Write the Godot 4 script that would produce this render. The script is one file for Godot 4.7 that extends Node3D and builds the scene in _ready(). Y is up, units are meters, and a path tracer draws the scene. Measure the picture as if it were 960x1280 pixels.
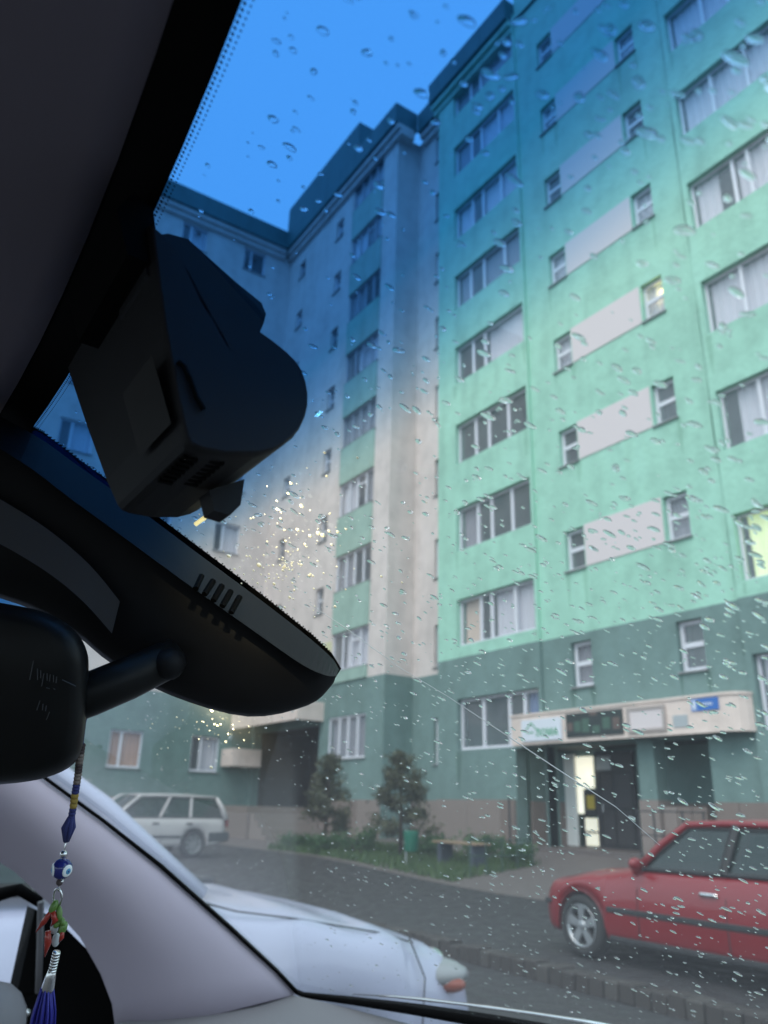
extends Node3D
# View out of a parked car through its wet, tinted windscreen at a nine-storey apartment complex at dusk.

const EYE := Vector3(0, 1.4, 0)
const FOCAL := 985.15                      # of the photograph, in its own pixels (960 x 1280)
const CAM_R := Vector3(0.555, 0.026, -0.831)
const CAM_U := Vector3(0.279, 0.936, 0.216)
const CAM_F := Vector3(-0.784, 0.352, -0.512)

var M := {}
var rng := RandomNumberGenerator.new()
var used := {}

# ------------------------------------------------------------------ mesh building
class Shape:
	var st := SurfaceTool.new()
	var n := 0
	func _init() -> void:
		st.begin(Mesh.PRIMITIVE_TRIANGLES)
		st.set_smooth_group(-1)
	func smooth(on: bool) -> Shape:
		st.set_smooth_group(1 if on else -1)
		return self
	func v(p: Vector3, uv := Vector2.ZERO) -> void:
		st.set_uv(uv)
		st.add_vertex(p)
	func tri(a: Vector3, b: Vector3, c: Vector3) -> void:
		v(a); v(b); v(c)
		n += 1
	func quad(a: Vector3, b: Vector3, c: Vector3, d: Vector3) -> void:
		tri(a, b, c)
		tri(a, c, d)
	func quad_uv(a: Vector3, b: Vector3, c: Vector3, d: Vector3) -> void:
		v(a, Vector2(0, 1)); v(b, Vector2(1, 1)); v(c, Vector2(1, 0))
		v(a, Vector2(0, 1)); v(c, Vector2(1, 0)); v(d, Vector2(0, 0))
		n += 2
	func box(c: Vector3, s: Vector3, b := Basis()) -> void:
		var h := s / 2
		var p := []
		for i in 8:
			p.append(c + b * Vector3(h.x * (1 if i & 1 else -1), h.y * (1 if i & 2 else -1), h.z * (1 if i & 4 else -1)))
		for f in [[0, 1, 3, 2], [5, 4, 6, 7], [4, 0, 2, 6], [1, 5, 7, 3], [2, 3, 7, 6], [4, 5, 1, 0]]:
			quad(p[f[0]], p[f[1]], p[f[2]], p[f[3]])
	# box with its edges chamfered by e
	func cbox(c: Vector3, s: Vector3, e: float, b := Basis()) -> void:
		var h := s / 2
		var rings := []
		for k in [[-h.z, e], [-h.z + e, 0.0], [h.z - e, 0.0], [h.z, e]]:
			var r := []
			var x: float = h.x - k[1]
			var y: float = h.y - k[1]
			for q in [[-x + e, -y], [x - e, -y], [x, -y + e], [x, y - e], [x - e, y], [-x + e, y], [-x, y - e], [-x, -y + e]]:
				r.append(c + b * Vector3(q[0], q[1], k[0]))
			rings.append(r)
		loft(rings, true)
	func loft(rings: Array, caps := true, closed := true) -> void:
		for i in rings.size() - 1:
			var a: Array = rings[i]
			var b: Array = rings[i + 1]
			var m: int = a.size() if closed else a.size() - 1
			for j in m:
				var k: int = (j + 1) % a.size()
				quad(a[j], a[k], b[k], b[j])
		if caps:
			for e in [0, rings.size() - 1]:
				var r: Array = rings[e]
				var c := Vector3.ZERO
				for p in r:
					c += p
				c /= r.size()
				for j in r.size():
					if e == 0:
						tri(c, r[(j + 1) % r.size()], r[j])
					else:
						tri(c, r[j], r[(j + 1) % r.size()])
	func tube(pts: Array, radii, sides := 8, caps := true) -> void:
		var rings := []
		var up := Vector3.UP
		for i in pts.size():
			var d: Vector3 = (pts[mini(i + 1, pts.size() - 1)] - pts[maxi(i - 1, 0)]).normalized()
			if absf(d.dot(up)) > 0.95:
				up = Vector3.RIGHT
			var x := d.cross(up).normalized()
			var y := x.cross(d).normalized()
			up = y
			var rad: float = radii[i] if radii is Array else radii
			var r := []
			for k in sides:
				var a := TAU * k / sides
				r.append(pts[i] + (x * cos(a) + y * sin(a)) * rad)
			rings.append(r)
		loft(rings, caps)
	func ball(c: Vector3, r: Vector3, b := Basis(), seg := 12, lat := 8) -> void:
		var rings := []
		for i in lat + 1:
			var t := PI * (0.02 + 0.96 * i / lat)
			var ring := []
			for k in seg:
				var a := TAU * k / seg
				ring.append(c + b * Vector3(r.x * sin(t) * cos(a), r.y * cos(t), r.z * sin(t) * sin(a)))
			rings.append(ring)
		loft(rings, true)
	# turned shape: profile of (distance along axis, radius)
	func lathe(c: Vector3, axis: Vector3, prof: Array, seg := 24, caps := true) -> void:
		var x := axis.cross(Vector3.UP if absf(axis.y) < 0.9 else Vector3.RIGHT).normalized()
		var y := x.cross(axis).normalized()
		var rings := []
		for p in prof:
			var r := []
			for k in seg:
				var a := TAU * k / seg
				r.append(c + axis * p[0] + (x * cos(a) + y * sin(a)) * p[1])
			rings.append(r)
		loft(rings, caps)
	# flat polygon (2D) swept from along w0 to w1
	func prism(o: Vector3, u: Vector3, w: Vector3, d: Vector3, poly: PackedVector2Array) -> void:
		var idx := Geometry2D.triangulate_polygon(poly)
		for k in range(0, idx.size(), 3):
			var a := poly[idx[k]]; var b := poly[idx[k + 1]]; var c := poly[idx[k + 2]]
			tri(o + u * a.x + w * a.y, o + u * b.x + w * b.y, o + u * c.x + w * c.y)
			tri(o + d + u * a.x + w * a.y, o + d + u * c.x + w * c.y, o + d + u * b.x + w * b.y)
		for i in poly.size():
			var a := poly[i]; var b := poly[(i + 1) % poly.size()]
			var p := o + u * a.x + w * a.y; var q := o + u * b.x + w * b.y
			quad(p, q, q + d, p + d)
	func mesh(shift := Vector3.ZERO) -> ArrayMesh:
		st.generate_normals()
		var m := st.commit()
		if shift == Vector3.ZERO:
			return m
		var s2 := SurfaceTool.new()
		s2.append_from(m, 0, Transform3D(Basis(), -shift))
		return s2.commit()

func numbered(called: String, parent: Node) -> String:
	var key := str(parent.get_instance_id()) + called
	used[key] = used.get(key, -1) + 1
	return called if used[key] == 0 else "%s_%03d" % [called, used[key]]

func origin_of(n: Node3D) -> Vector3:
	var o := Vector3.ZERO
	var p: Node = n
	while p != self and p is Node3D:
		o += (p as Node3D).position
		p = p.get_parent()
	return o

func add_mesh(called: String, m: Mesh, mat: Material, parent: Node3D = self) -> MeshInstance3D:
	var o := MeshInstance3D.new()
	o.name = numbered(called, parent)
	o.mesh = m
	o.material_override = mat
	parent.add_child(o, true)
	return o

# one named mesh; its points are in the world's axes unless local
func part(called: String, s: Shape, mat: Material, parent: Node3D = self, local := false) -> MeshInstance3D:
	var shift := Vector3.ZERO if local or parent == self else origin_of(parent)
	return add_mesh(called, s.mesh(shift), mat, parent)

func tag(o: Node, label: String, category := "", group := "", kind := "") -> Node:
	if label: o.set_meta("label", label)
	if category: o.set_meta("category", category)
	if group: o.set_meta("group", group)
	if kind: o.set_meta("kind", kind)
	return o

func thing(called: String, label: String, category: String, at_: Vector3, group := "") -> Node3D:
	var o := Node3D.new()
	o.name = numbered(called, self)
	add_child(o, true)
	o.position = at_
	tag(o, label, category, group)
	return o

# ------------------------------------------------------------------ materials
func mat(name_: String, c: Color, rough := 0.8, metal := 0.0) -> StandardMaterial3D:
	var m := StandardMaterial3D.new()
	m.resource_name = name_
	m.albedo_color = Color(c.r, c.g, c.b).linear_to_srgb()
	m.roughness = rough
	m.metallic = metal
	M[name_] = m
	return m

func noise_tex(freq: float, lo: float, hi: float, seed_: int, size := 512, oct := 4, normal := false, bump := 4.0) -> NoiseTexture2D:
	var n := FastNoiseLite.new()
	n.seed = seed_
	n.frequency = freq
	n.fractal_octaves = oct
	var t := NoiseTexture2D.new()
	t.width = size
	t.height = size
	t.seamless = true
	t.noise = n
	if normal:
		t.as_normal_map = true
		t.bump_strength = bump
	else:
		var g := Gradient.new()
		g.set_color(0, Color(lo, lo, lo))
		g.set_color(1, Color(hi, hi, hi))
		t.color_ramp = g
	return t

# rain streaks and patches on a rendered wall: long down, short across
func streak_tex() -> ImageTexture:
	var n := FastNoiseLite.new()
	n.seed = 5
	n.frequency = 0.02
	n.fractal_octaves = 4
	var n2 := FastNoiseLite.new()
	n2.seed = 9
	n2.frequency = 0.008
	var im := Image.create(512, 512, false, Image.FORMAT_RGB8)
	for y in 512:
		for x in 512:
			# blend so that the picture repeats without a seam
			var bx := x / 512.0
			var by := y / 512.0
			var a := n.get_noise_2d(x, y * 0.16)
			var b := n.get_noise_2d(x - 512, y * 0.16)
			var c := n.get_noise_2d(x, (y - 512) * 0.16)
			var d := n.get_noise_2d(x - 512, (y - 512) * 0.16)
			var s := lerpf(lerpf(a, b, bx), lerpf(c, d, bx), by)
			var w := 0.985 + 0.10 * minf(s, 0.06) + 0.05 * n2.get_noise_2d(absf(x - 256), absf(y - 256))
			im.set_pixel(x, y, Color(w, w, w * 0.995))
	return ImageTexture.create_from_image(im)

func wall_mat(name_: String, c: Color, rough := 0.85) -> StandardMaterial3D:
	var m := mat(name_, c, rough)
	m.albedo_texture = M.tex_streak
	m.uv1_triplanar = true
	m.uv1_world_triplanar = true
	m.uv1_scale = Vector3(0.11, 0.075, 0.11)
	m.normal_enabled = true
	m.normal_texture = M.tex_stucco
	m.normal_scale = 0.12
	if name_ == "panel_white":
		m.normal_enabled = false
	m.detail_enabled = true
	m.detail_blend_mode = BaseMaterial3D.BLEND_MODE_MUL
	m.detail_albedo = M.tex_blotch
	m.detail_uv_layer = BaseMaterial3D.DETAIL_UV_2
	m.uv2_triplanar = true
	m.uv2_world_triplanar = true
	m.uv2_scale = Vector3(0.23, 0.19, 0.23)
	return m

func rough_mat(name_: String, c: Color, rough: float, tex: Texture2D, scale: float, bump := 0.4) -> StandardMaterial3D:
	var m := mat(name_, c, rough)
	m.albedo_texture = tex
	m.uv1_triplanar = true
	m.uv1_world_triplanar = true
	m.uv1_scale = Vector3.ONE * scale
	if bump > 0.0:
		m.normal_enabled = true
		m.normal_texture = M.tex_stucco
		m.normal_scale = bump
	return m

func make_materials() -> void:
	M.tex_streak = streak_tex()
	M.tex_blotch = noise_tex(0.012, 0.93, 1.05, 3, 512, 5)
	M.tex_grain = noise_tex(0.09, 0.72, 1.2, 4, 512, 4)
	M.tex_stucco = noise_tex(0.12, 0, 1, 8, 512, 4, true, 3.0)
	M.tex_plastic = noise_tex(0.35, 0, 1, 11, 256, 2, true, 2.0)
	wall_mat("mint", Color(0.40, 0.70, 0.57))
	wall_mat("deep_green", Color(0.18, 0.275, 0.265))
	wall_mat("off_white", Color(0.74, 0.655, 0.63))
	mat("panel_white", Color(0.72, 0.64, 0.645), 0.8)
	wall_mat("pale_teal", Color(0.37, 0.52, 0.46))
	wall_mat("roof_green", Color(0.06, 0.16, 0.17), 0.6)
	wall_mat("fascia", Color(0.82, 0.68, 0.62), 0.7)
	wall_mat("flare_cream", Color(0.75, 0.74, 0.48))
	rough_mat("plinth_stone", Color(0.24, 0.19, 0.17), 0.8, M.tex_grain, 0.9)
	rough_mat("plinth_stone_light", Color(0.29, 0.24, 0.22), 0.8, M.tex_grain, 0.8)
	rough_mat("asphalt", Color(0.032, 0.030, 0.032), 0.75, M.tex_blotch, 0.35, 0.5)
	M.asphalt.roughness = 1.0
	M.asphalt.roughness_texture = noise_tex(0.02, 0.4, 1.0, 21, 512, 4)
	rough_mat("paving", Color(0.135, 0.112, 0.108), 0.6, M.tex_blotch, 0.5, 0.4)
	rough_mat("earth", Color(0.10, 0.088, 0.078), 0.75, M.tex_grain, 0.4, 0.5)
	rough_mat("kerb_stone", Color(0.047, 0.039, 0.036), 0.75, M.tex_grain, 2.0)
	rough_mat("kerb_stone_pale", Color(0.066, 0.058, 0.053), 0.75, M.tex_grain, 2.2)
	mat("window_frame", Color(0.74, 0.74, 0.80), 0.4)
	mat("old_frame", Color(0.42, 0.42, 0.46), 0.6)
	mat("sill_metal", Color(0.32, 0.33, 0.34), 0.5, 0.3)
	mat("curtain_white", Color(0.72, 0.70, 0.76), 0.9)
	mat("curtain_grey", Color(0.30, 0.29, 0.33), 0.9)
	mat("curtain_peach", Color(0.75, 0.58, 0.46), 0.9)
	mat("curtain_orange", Color(0.62, 0.33, 0.20), 0.9)
	mat("room_dark", Color(0.12, 0.115, 0.125), 0.9)
	mat("blue_cloth", Color(0.10, 0.20, 0.42), 0.9)
	mat("cable_black", Color(0.03, 0.03, 0.03), 0.6)
	mat("pipe_green", Color(0.10, 0.22, 0.17), 0.6)
	mat("door_white", Color(0.80, 0.80, 0.78), 0.4)
	rough_mat("door_steel", Color(0.055, 0.05, 0.055), 0.55, M.tex_grain, 0.8, 0.2)
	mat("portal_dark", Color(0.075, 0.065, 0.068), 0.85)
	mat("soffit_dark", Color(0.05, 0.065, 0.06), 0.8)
	var g := mat("window_glass", Color(0.55, 0.6, 0.68), 0.03)
	g.transparency = BaseMaterial3D.TRANSPARENCY_ALPHA
	g.albedo_color.a = 0.22
	g.metallic_specular = 0.7
	var gd := mat("car_glass", Color(0.02, 0.035, 0.035), 0.03)
	gd.transparency = BaseMaterial3D.TRANSPARENCY_ALPHA
	gd.albedo_color.a = 0.78
	gd.metallic_specular = 0.5
	var gc := mat("clear_pane", Color(0.8, 0.85, 0.9), 0.02)
	gc.transparency = BaseMaterial3D.TRANSPARENCY_ALPHA
	gc.albedo_color.a = 0.02
	gc.metallic_specular = 0.5
	gc.backlight_enabled = true
	gc.backlight = Color(0.015, 0.015, 0.0165).linear_to_srgb()
	var tint := mat("tinted_film", Color(1, 1, 1), 0.0)
	tint.vertex_color_use_as_albedo = true
	tint.refraction_enabled = true
	tint.refraction_scale = 0.0
	tint.albedo_color.a = 0.0
	var br := mat("reflection_film", Color.WHITE, 0.9)
	br.transparency = BaseMaterial3D.TRANSPARENCY_ALPHA
	br.vertex_color_use_as_albedo = true
	br.backlight_enabled = true
	br.backlight = Color(1, 1, 1)
	var wd := mat("water_drop", Color(1, 1, 1), 0.0)
	wd.refraction_enabled = true
	wd.refraction_scale = 0.033
	wd.albedo_color.a = 0.0
	mat("drop_lit", Color(0.9, 0.88, 0.8), 0.25)
	M.drop_lit.backlight_enabled = true
	M.drop_lit.backlight = Color(0.8, 0.78, 0.7)
	M.drop_lit.clearcoat_enabled = true
	M.drop_lit.clearcoat = 1.0
	for p in [["red_paint", Color(0.225, 0.006, 0.012)], ["white_paint", Color(0.43, 0.44, 0.58)], ["old_white_paint", Color(0.52, 0.47, 0.47)]]:
		var m := mat(p[0], p[1], 0.35)
		m.clearcoat_enabled = true
		m.clearcoat = 0.6
		m.clearcoat_roughness = 0.06
	mat("trim_black", Color(0.02, 0.02, 0.022), 0.55)
	mat("bumper_grey", Color(0.05, 0.055, 0.06), 0.6)
	mat("tyre", Color(0.025, 0.025, 0.026), 0.75)
	mat("alloy", Color(0.45, 0.46, 0.48), 0.35, 0.85)
	mat("dull_rim", Color(0.32, 0.32, 0.33), 0.5, 0.3)
	mat("chrome", Color(0.75, 0.75, 0.76), 0.12, 1.0)
	mat("lamp_clear", Color(0.28, 0.29, 0.30), 0.12)
	mat("lamp_amber", Color(0.26, 0.06, 0.035), 0.35)
	mat("lamp_red", Color(0.30, 0.015, 0.015), 0.2)
	# cabin
	for p in [["headliner", Color(0.17, 0.15, 0.18), 0.95], ["pillar_trim", Color(0.44, 0.39, 0.47), 0.85], ["dash_grey", Color(0.18, 0.175, 0.19), 0.8],
			["housing_black", Color(0.013, 0.013, 0.0145), 0.55], ["housing_grey", Color(0.009, 0.009, 0.0105), 0.6], ["mirror_black", Color(0.008, 0.0082, 0.0085), 0.4],
			["camera_black", Color(0.013, 0.013, 0.0145), 0.6], ["camera_grey", Color(0.017, 0.016, 0.0155), 0.6]]:
		var m := mat(p[0], p[1], p[2])
		m.uv1_triplanar = true
		m.uv1_scale = Vector3.ONE * (60.0 if p[0] != "headliner" else 40.0)
		m.normal_enabled = true
		m.normal_texture = M.tex_plastic
		m.normal_scale = 0.25
		m.metallic_specular = 0.28
	mat("housing_trim", Color(0.036, 0.036, 0.04), 0.6)
	mat("frit", Color(0.004, 0.004, 0.004), 0.6)
	M.frit.metallic_specular = 0.1
	mat("rubber", Color(0.005, 0.005, 0.0055), 0.8)
	M.rubber.metallic_specular = 0.12
	mat("door_black", Color(0.006, 0.006, 0.0065), 0.8)
	M.door_black.metallic_specular = 0.15
	mat("faint_print", Color(0.045, 0.048, 0.055), 0.6)
	# charm
	mat("navy_cord", Color(0.03, 0.035, 0.14), 0.9)
	mat("yellow_thread", Color(0.32, 0.22, 0.05), 0.95)
	mat("pale_thread", Color(0.20, 0.16, 0.14), 0.95)
	mat("dark_thread", Color(0.07, 0.05, 0.05), 0.9)
	mat("bead_blue", Color(0.02, 0.025, 0.16), 0.08)
	mat("bead_white", Color(0.75, 0.78, 0.8), 0.1)
	mat("bead_sky", Color(0.08, 0.28, 0.48), 0.1)
	mat("silver", Color(0.65, 0.65, 0.66), 0.25, 1.0)
	mat("charm_red", Color(0.30, 0.03, 0.02), 0.25)
	mat("charm_green", Color(0.10, 0.19, 0.04), 0.35)
	mat("tassel_blue", Color(0.02, 0.02, 0.24), 0.6)
	# planting
	var leaf := mat("conifer_leaf", Color(0.055, 0.060, 0.035), 0.8)
	leaf.vertex_color_use_as_albedo = true
	leaf.albedo_color = Color.WHITE
	mat("bark", Color(0.06, 0.045, 0.035), 0.9)
	mat("grass_green", Color(0.05, 0.085, 0.035), 0.9)
	M.grass_green.vertex_color_use_as_albedo = true
	M.grass_green.albedo_color = Color.WHITE
	mat("bench_wood", Color(0.27, 0.19, 0.125), 0.7)
	mat("bench_leg", Color(0.06, 0.075, 0.10), 0.7)
	mat("fence_green", Color(0.035, 0.075, 0.055), 0.6)
	mat("bin_green", Color(0.01, 0.16, 0.10), 0.5)
	mat("rail_steel", Color(0.07, 0.07, 0.075), 0.5, 0.4)
	mat("sign_white", Color(0.72, 0.75, 0.82), 0.4)
	mat("sign_green", Color(0.05, 0.33, 0.16), 0.5)
	mat("sign_frame", Color(0.42, 0.36, 0.34), 0.6)
	mat("sign_dark", Color(0.03, 0.04, 0.04), 0.3)
	mat("sign_dim_green", Color(0.07, 0.13, 0.10), 0.5)
	mat("sign_dim_brown", Color(0.14, 0.10, 0.09), 0.5)
	mat("plate_blue", Color(0.04, 0.16, 0.50), 0.4)
	mat("plate_white", Color(0.8, 0.82, 0.85), 0.4)
	mat("plate_grey", Color(0.42, 0.45, 0.47), 0.5)

func glow(name_: String, c: Color, e: float) -> StandardMaterial3D:
	var m := mat(name_, Color(c.r, c.g, c.b), 0.6)
	m.emission_enabled = true
	m.emission = c
	m.emission_energy_multiplier = e
	return m

func omni(called: String, at_: Vector3, c: Color, e: float, size: float) -> void:
	var l := OmniLight3D.new()
	l.name = called
	l.position = at_
	l.light_color = c
	l.light_energy = e
	l.light_size = size
	l.omni_range = 12.0
	l.omni_attenuation = 2.0
	l.shadow_enabled = true
	add_child(l, true)

# ------------------------------------------------------------------ lines of sight, used for measuring only
func sight(px: float, py: float) -> Vector3:
	return CAM_R * ((px - 480.0) / FOCAL) - CAM_U * ((py - 640.0) / FOCAL) + CAM_F

func at(px: float, py: float, depth: float) -> Vector3:
	return EYE + sight(px, py) * depth

# ------------------------------------------------------------------ ground
func rise(s: float) -> float:
	var q := clampf((-11.0 - s) / 7.0, 0, 1)
	return 0.2 * q * q * (3.0 - 2.0 * q)

func gh(s: float, d: float) -> float:
	if d < 9.75:
		return rise(s)
	return rise(s) + 0.10 + (0.52 - rise(s)) * clampf((d - 9.75) / 4.2, 0, 1)

func sheet(s0: float, s1: float, d0: float, d1: float, step: float, lift := 0.0) -> Shape:
	var sh := Shape.new()
	sh.smooth(true)
	var ns := maxi(1, int(ceil((s1 - s0) / step)))
	var nd := maxi(1, int(ceil((d1 - d0) / step)))
	var f := func(i: int, j: int) -> Vector3:
		var s := lerpf(s0, s1, float(i) / ns)
		var d := lerpf(d0, d1, float(j) / nd)
		return Vector3(s, gh(s, d) + lift, -d)
	for i in ns:
		for j in nd:
			sh.quad(f.call(i, j), f.call(i + 1, j), f.call(i + 1, j + 1), f.call(i, j + 1))
	return sh

func make_ground() -> void:
	var g := Shape.new()
	g.smooth(true)
	var far := 600.0
	# the land all round, a little below the built surfaces near by
	g.quad(Vector3(-far, -0.06, far), Vector3(far, -0.06, far), Vector3(far, -0.06, -far), Vector3(-far, -0.06, -far))
	tag(part("ground", g, M.earth), "bare wet ground round the houses", "", "", "structure")
	tag(part("road", sheet(-34, 30, 5.86, 9.75, 1.0), M.asphalt), "wet grey courtyard road along the building", "", "", "structure")
	tag(part("parking_apron", sheet(-34, 30, -16, 5.62, 1.5), M.asphalt), "wet asphalt where the cars are parked", "", "", "structure")
	tag(part("pavement", sheet(-34, 30, 9.752, 14.6, 0.6, 0.004), M.paving), "paved strip rising to the entrance", "", "", "structure")
	var side := Shape.new()   # edge of the pavement, a step of ten centimetres
	for i in 64:
		var a := -34.0 + i
		side.quad(Vector3(a, gh(a, 9.7) - 0.02, -9.753), Vector3(a + 1, gh(a + 1, 9.7) - 0.02, -9.753), Vector3(a + 1, gh(a + 1, 9.8) + 0.004, -9.753), Vector3(a, gh(a, 9.8) + 0.004, -9.753))
	tag(part("pavement_edge", side, M.kerb_stone_pale), "low edge between road and pavement", "", "", "structure")
	# kerb between the parking and the road: short stones set on end
	var k := Node3D.new()
	k.name = "kerb"
	add_child(k)
	k.position = Vector3(-9, 0, -5.74)
	tag(k, "kerb of short upright stones beside the road", "", "", "structure")
	var meshes := []
	for i in 4:
		var s := Shape.new()
		s.cbox(Vector3(0, 0.055, 0), Vector3(0.150, 0.15 + 0.006 * i, 0.20), 0.012)
		meshes.append(s.mesh())
	for i in 92:
		var o := add_mesh("kerbstone", meshes[rng.randi() % 4], M.kerb_stone if i % 5 else M.kerb_stone_pale, k)
		o.position = Vector3(i * 0.157, rng.randf_range(-0.006, 0.006), rng.randf_range(-0.006, 0.006))
		o.rotation = Vector3(rng.randf_range(-0.06, 0.06), rng.randf_range(-0.05, 0.05), rng.randf_range(-0.035, 0.035))
		o.scale = Vector3(rng.randf_range(0.93, 1.0), rng.randf_range(0.88, 1.08), 1.0)

# ------------------------------------------------------------------ walls and windows
# a wall's axes: origin, along, outward normal
func on(fr: Array, s: float, h: float, d := 0.0) -> Vector3:
	return fr[0] + fr[1] * s + Vector3.UP * h + fr[2] * d

func wall_sheet(fr: Array, s0: float, s1: float, h0: float, h1: float, holes: Array, reveal: float, d := 0.0) -> Shape:
	var sh := Shape.new()
	var ss := [s0, s1]
	var hs := [h0, h1]
	var mine := []
	for r in holes:
		if r[1] <= s0 + 0.001 or r[0] >= s1 - 0.001 or r[3] <= h0 + 0.001 or r[2] >= h1 - 0.001:
			continue
		mine.append(r)
		ss.append_array([clampf(r[0], s0, s1), clampf(r[1], s0, s1)])
		hs.append_array([clampf(r[2], h0, h1), clampf(r[3], h0, h1)])
	ss.sort()
	hs.sort()
	for i in ss.size() - 1:
		if ss[i + 1] - ss[i] < 0.001:
			continue
		for j in hs.size() - 1:
			if hs[j + 1] - hs[j] < 0.001:
				continue
			var cs: float = (ss[i] + ss[i + 1]) / 2
			var ch: float = (hs[j] + hs[j + 1]) / 2
			var open := false
			for r in mine:
				if cs > r[0] and cs < r[1] and ch > r[2] and ch < r[3]:
					open = true
			if not open:
				sh.quad(on(fr, ss[i], hs[j], d), on(fr, ss[i], hs[j + 1], d), on(fr, ss[i + 1], hs[j + 1], d), on(fr, ss[i + 1], hs[j], d))
	for r in mine:
		var a0: float = maxf(r[0], s0); var a1: float = minf(r[1], s1); var b0: float = maxf(r[2], h0); var b1: float = minf(r[3], h1)
		sh.quad(on(fr, a0, b0, d), on(fr, a1, b0, d), on(fr, a1, b0, d - reveal), on(fr, a0, b0, d - reveal))
		sh.quad(on(fr, a0, b1, d), on(fr, a0, b1, d - reveal), on(fr, a1, b1, d - reveal), on(fr, a1, b1, d))
		sh.quad(on(fr, a0, b0, d), on(fr, a0, b0, d - reveal), on(fr, a0, b1, d - reveal), on(fr, a0, b1, d))
		sh.quad(on(fr, a1, b0, d), on(fr, a1, b1, d), on(fr, a1, b1, d - reveal), on(fr, a1, b0, d - reveal))
	return sh

func fbox(sh: Shape, fr: Array, s0: float, s1: float, h0: float, h1: float, d0: float, d1: float) -> void:
	var b := Basis(fr[1], Vector3.UP, fr[2])
	sh.box(on(fr, (s0 + s1) / 2, (h0 + h1) / 2, (d0 + d1) / 2), Vector3(s1 - s0, h1 - h0, d1 - d0), b)

# r: [s0, s1, h0, h1]; mull: places of the uprights as shares of the width; rail: height share of a cross bar in each bay (0 none); cloth: [[share0, share1, material], ...]
func window(parent: Node3D, fr: Array, r: Array, mull: Array, rail: Array, cloth: Array, frame_mat: Material, inset := 0.13, bar := 0.055, sill := true, label := "") -> MeshInstance3D:
	var w: float = r[1] - r[0]
	var h: float = r[3] - r[2]
	var f := Shape.new()
	var d0 := -inset - 0.05
	var d1 := -inset
	var e := 0.004
	fbox(f, fr, r[0] + e, r[0] + bar, r[2] + e, r[3] - e, d0, d1)
	fbox(f, fr, r[1] - bar, r[1] - e, r[2] + e, r[3] - e, d0, d1)
	fbox(f, fr, r[0] + bar, r[1] - bar, r[2] + e, r[2] + bar, d0, d1)
	fbox(f, fr, r[0] + bar, r[1] - bar, r[3] - bar, r[3] - e, d0, d1)
	var xs := [r[0] + bar]
	for m in mull:
		fbox(f, fr, r[0] + w * m - bar * 0.65, r[0] + w * m + bar * 0.65, r[2] + bar, r[3] - bar, d0, d1 + 0.004)
		xs.append(r[0] + w * m - bar * 0.65)
		xs.append(r[0] + w * m + bar * 0.65)
	xs.append(r[1] - bar)
	var panes := []
	for i in range(0, xs.size(), 2):
		var q: float = rail[i / 2] if i / 2 < rail.size() else 0.0
		if q > 0.0:
			var y: float = r[2] + h * q
			fbox(f, fr, xs[i], xs[i + 1], y - bar * 0.6, y + bar * 0.6, d0, d1 + 0.002)
			panes.append([xs[i], xs[i + 1], r[2] + bar, y - bar * 0.6])
			panes.append([xs[i], xs[i + 1], y + bar * 0.6, r[3] - bar])
		else:
			panes.append([xs[i], xs[i + 1], r[2] + bar, r[3] - bar])
	var win := part("window", f, frame_mat, parent)
	if label: win.set_meta("label", label)
	for p in panes:
		var g := Shape.new()
		var t := rng.randf_range(-0.004, 0.004)
		var t2 := rng.randf_range(-0.004, 0.004)
		g.quad(on(fr, p[0], p[2], d0 + 0.02 + t), on(fr, p[0], p[3], d0 + 0.02 - t2), on(fr, p[1], p[3], d0 + 0.02 - t), on(fr, p[1], p[2], d0 + 0.02 + t2))
		part("pane", g, M.window_glass, win)
	for c in cloth:
		var g := Shape.new()
		g.smooth(true)
		var a: float = r[0] + w * c[0]
		var b: float = r[0] + w * c[1]
		var n := maxi(4, int((b - a) / 0.05))
		var top: float = r[3]
		var low: float = r[2] if c.size() < 4 else r[2] + h * c[3]
		for i in n:
			var u0 := lerpf(a, b, float(i) / n)
			var u1 := lerpf(a, b, float(i + 1) / n)
			var z0 := -inset - 0.16 + 0.03 * sin(i * 1.7) + 0.012 * sin(i * 0.6)
			var z1 := -inset - 0.16 + 0.03 * sin((i + 1) * 1.7) + 0.012 * sin((i + 1) * 0.6)
			g.quad(on(fr, u0, low, z0), on(fr, u0, top, z0), on(fr, u1, top, z1), on(fr, u1, low, z1))
		part("curtain", g, c[2], win)
	if sill:
		var g := Shape.new()
		fbox(g, fr, r[0] - 0.04, r[1] + 0.04, r[2] - 0.03, r[2] + 0.003, -inset, 0.06)
		part("sill", g, M.sill_metal, win)
	return win

# slabs of stone facing, each a piece of its own
func slabs(parent: Node3D, fr: Array, s0: float, s1: float, h0: float, h1: float, width: float, gaps: Array) -> void:
	var s := s0
	while s < s1 - 0.05:
		var e := minf(s + width, s1)
		var skip := false
		for g in gaps:
			if (s + e) / 2 > g[0] and (s + e) / 2 < g[1]:
				skip = true
		if not skip:
			var sh := Shape.new()
			fbox(sh, fr, s + 0.008, e - 0.008, h0, h1 + rng.randf_range(-0.006, 0.006), 0.0, 0.045 + rng.randf_range(0.0, 0.012))
			part("stone_slab", sh, M.plinth_stone if rng.randf() < 0.6 else M.plinth_stone_light, parent)
		s = e

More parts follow.
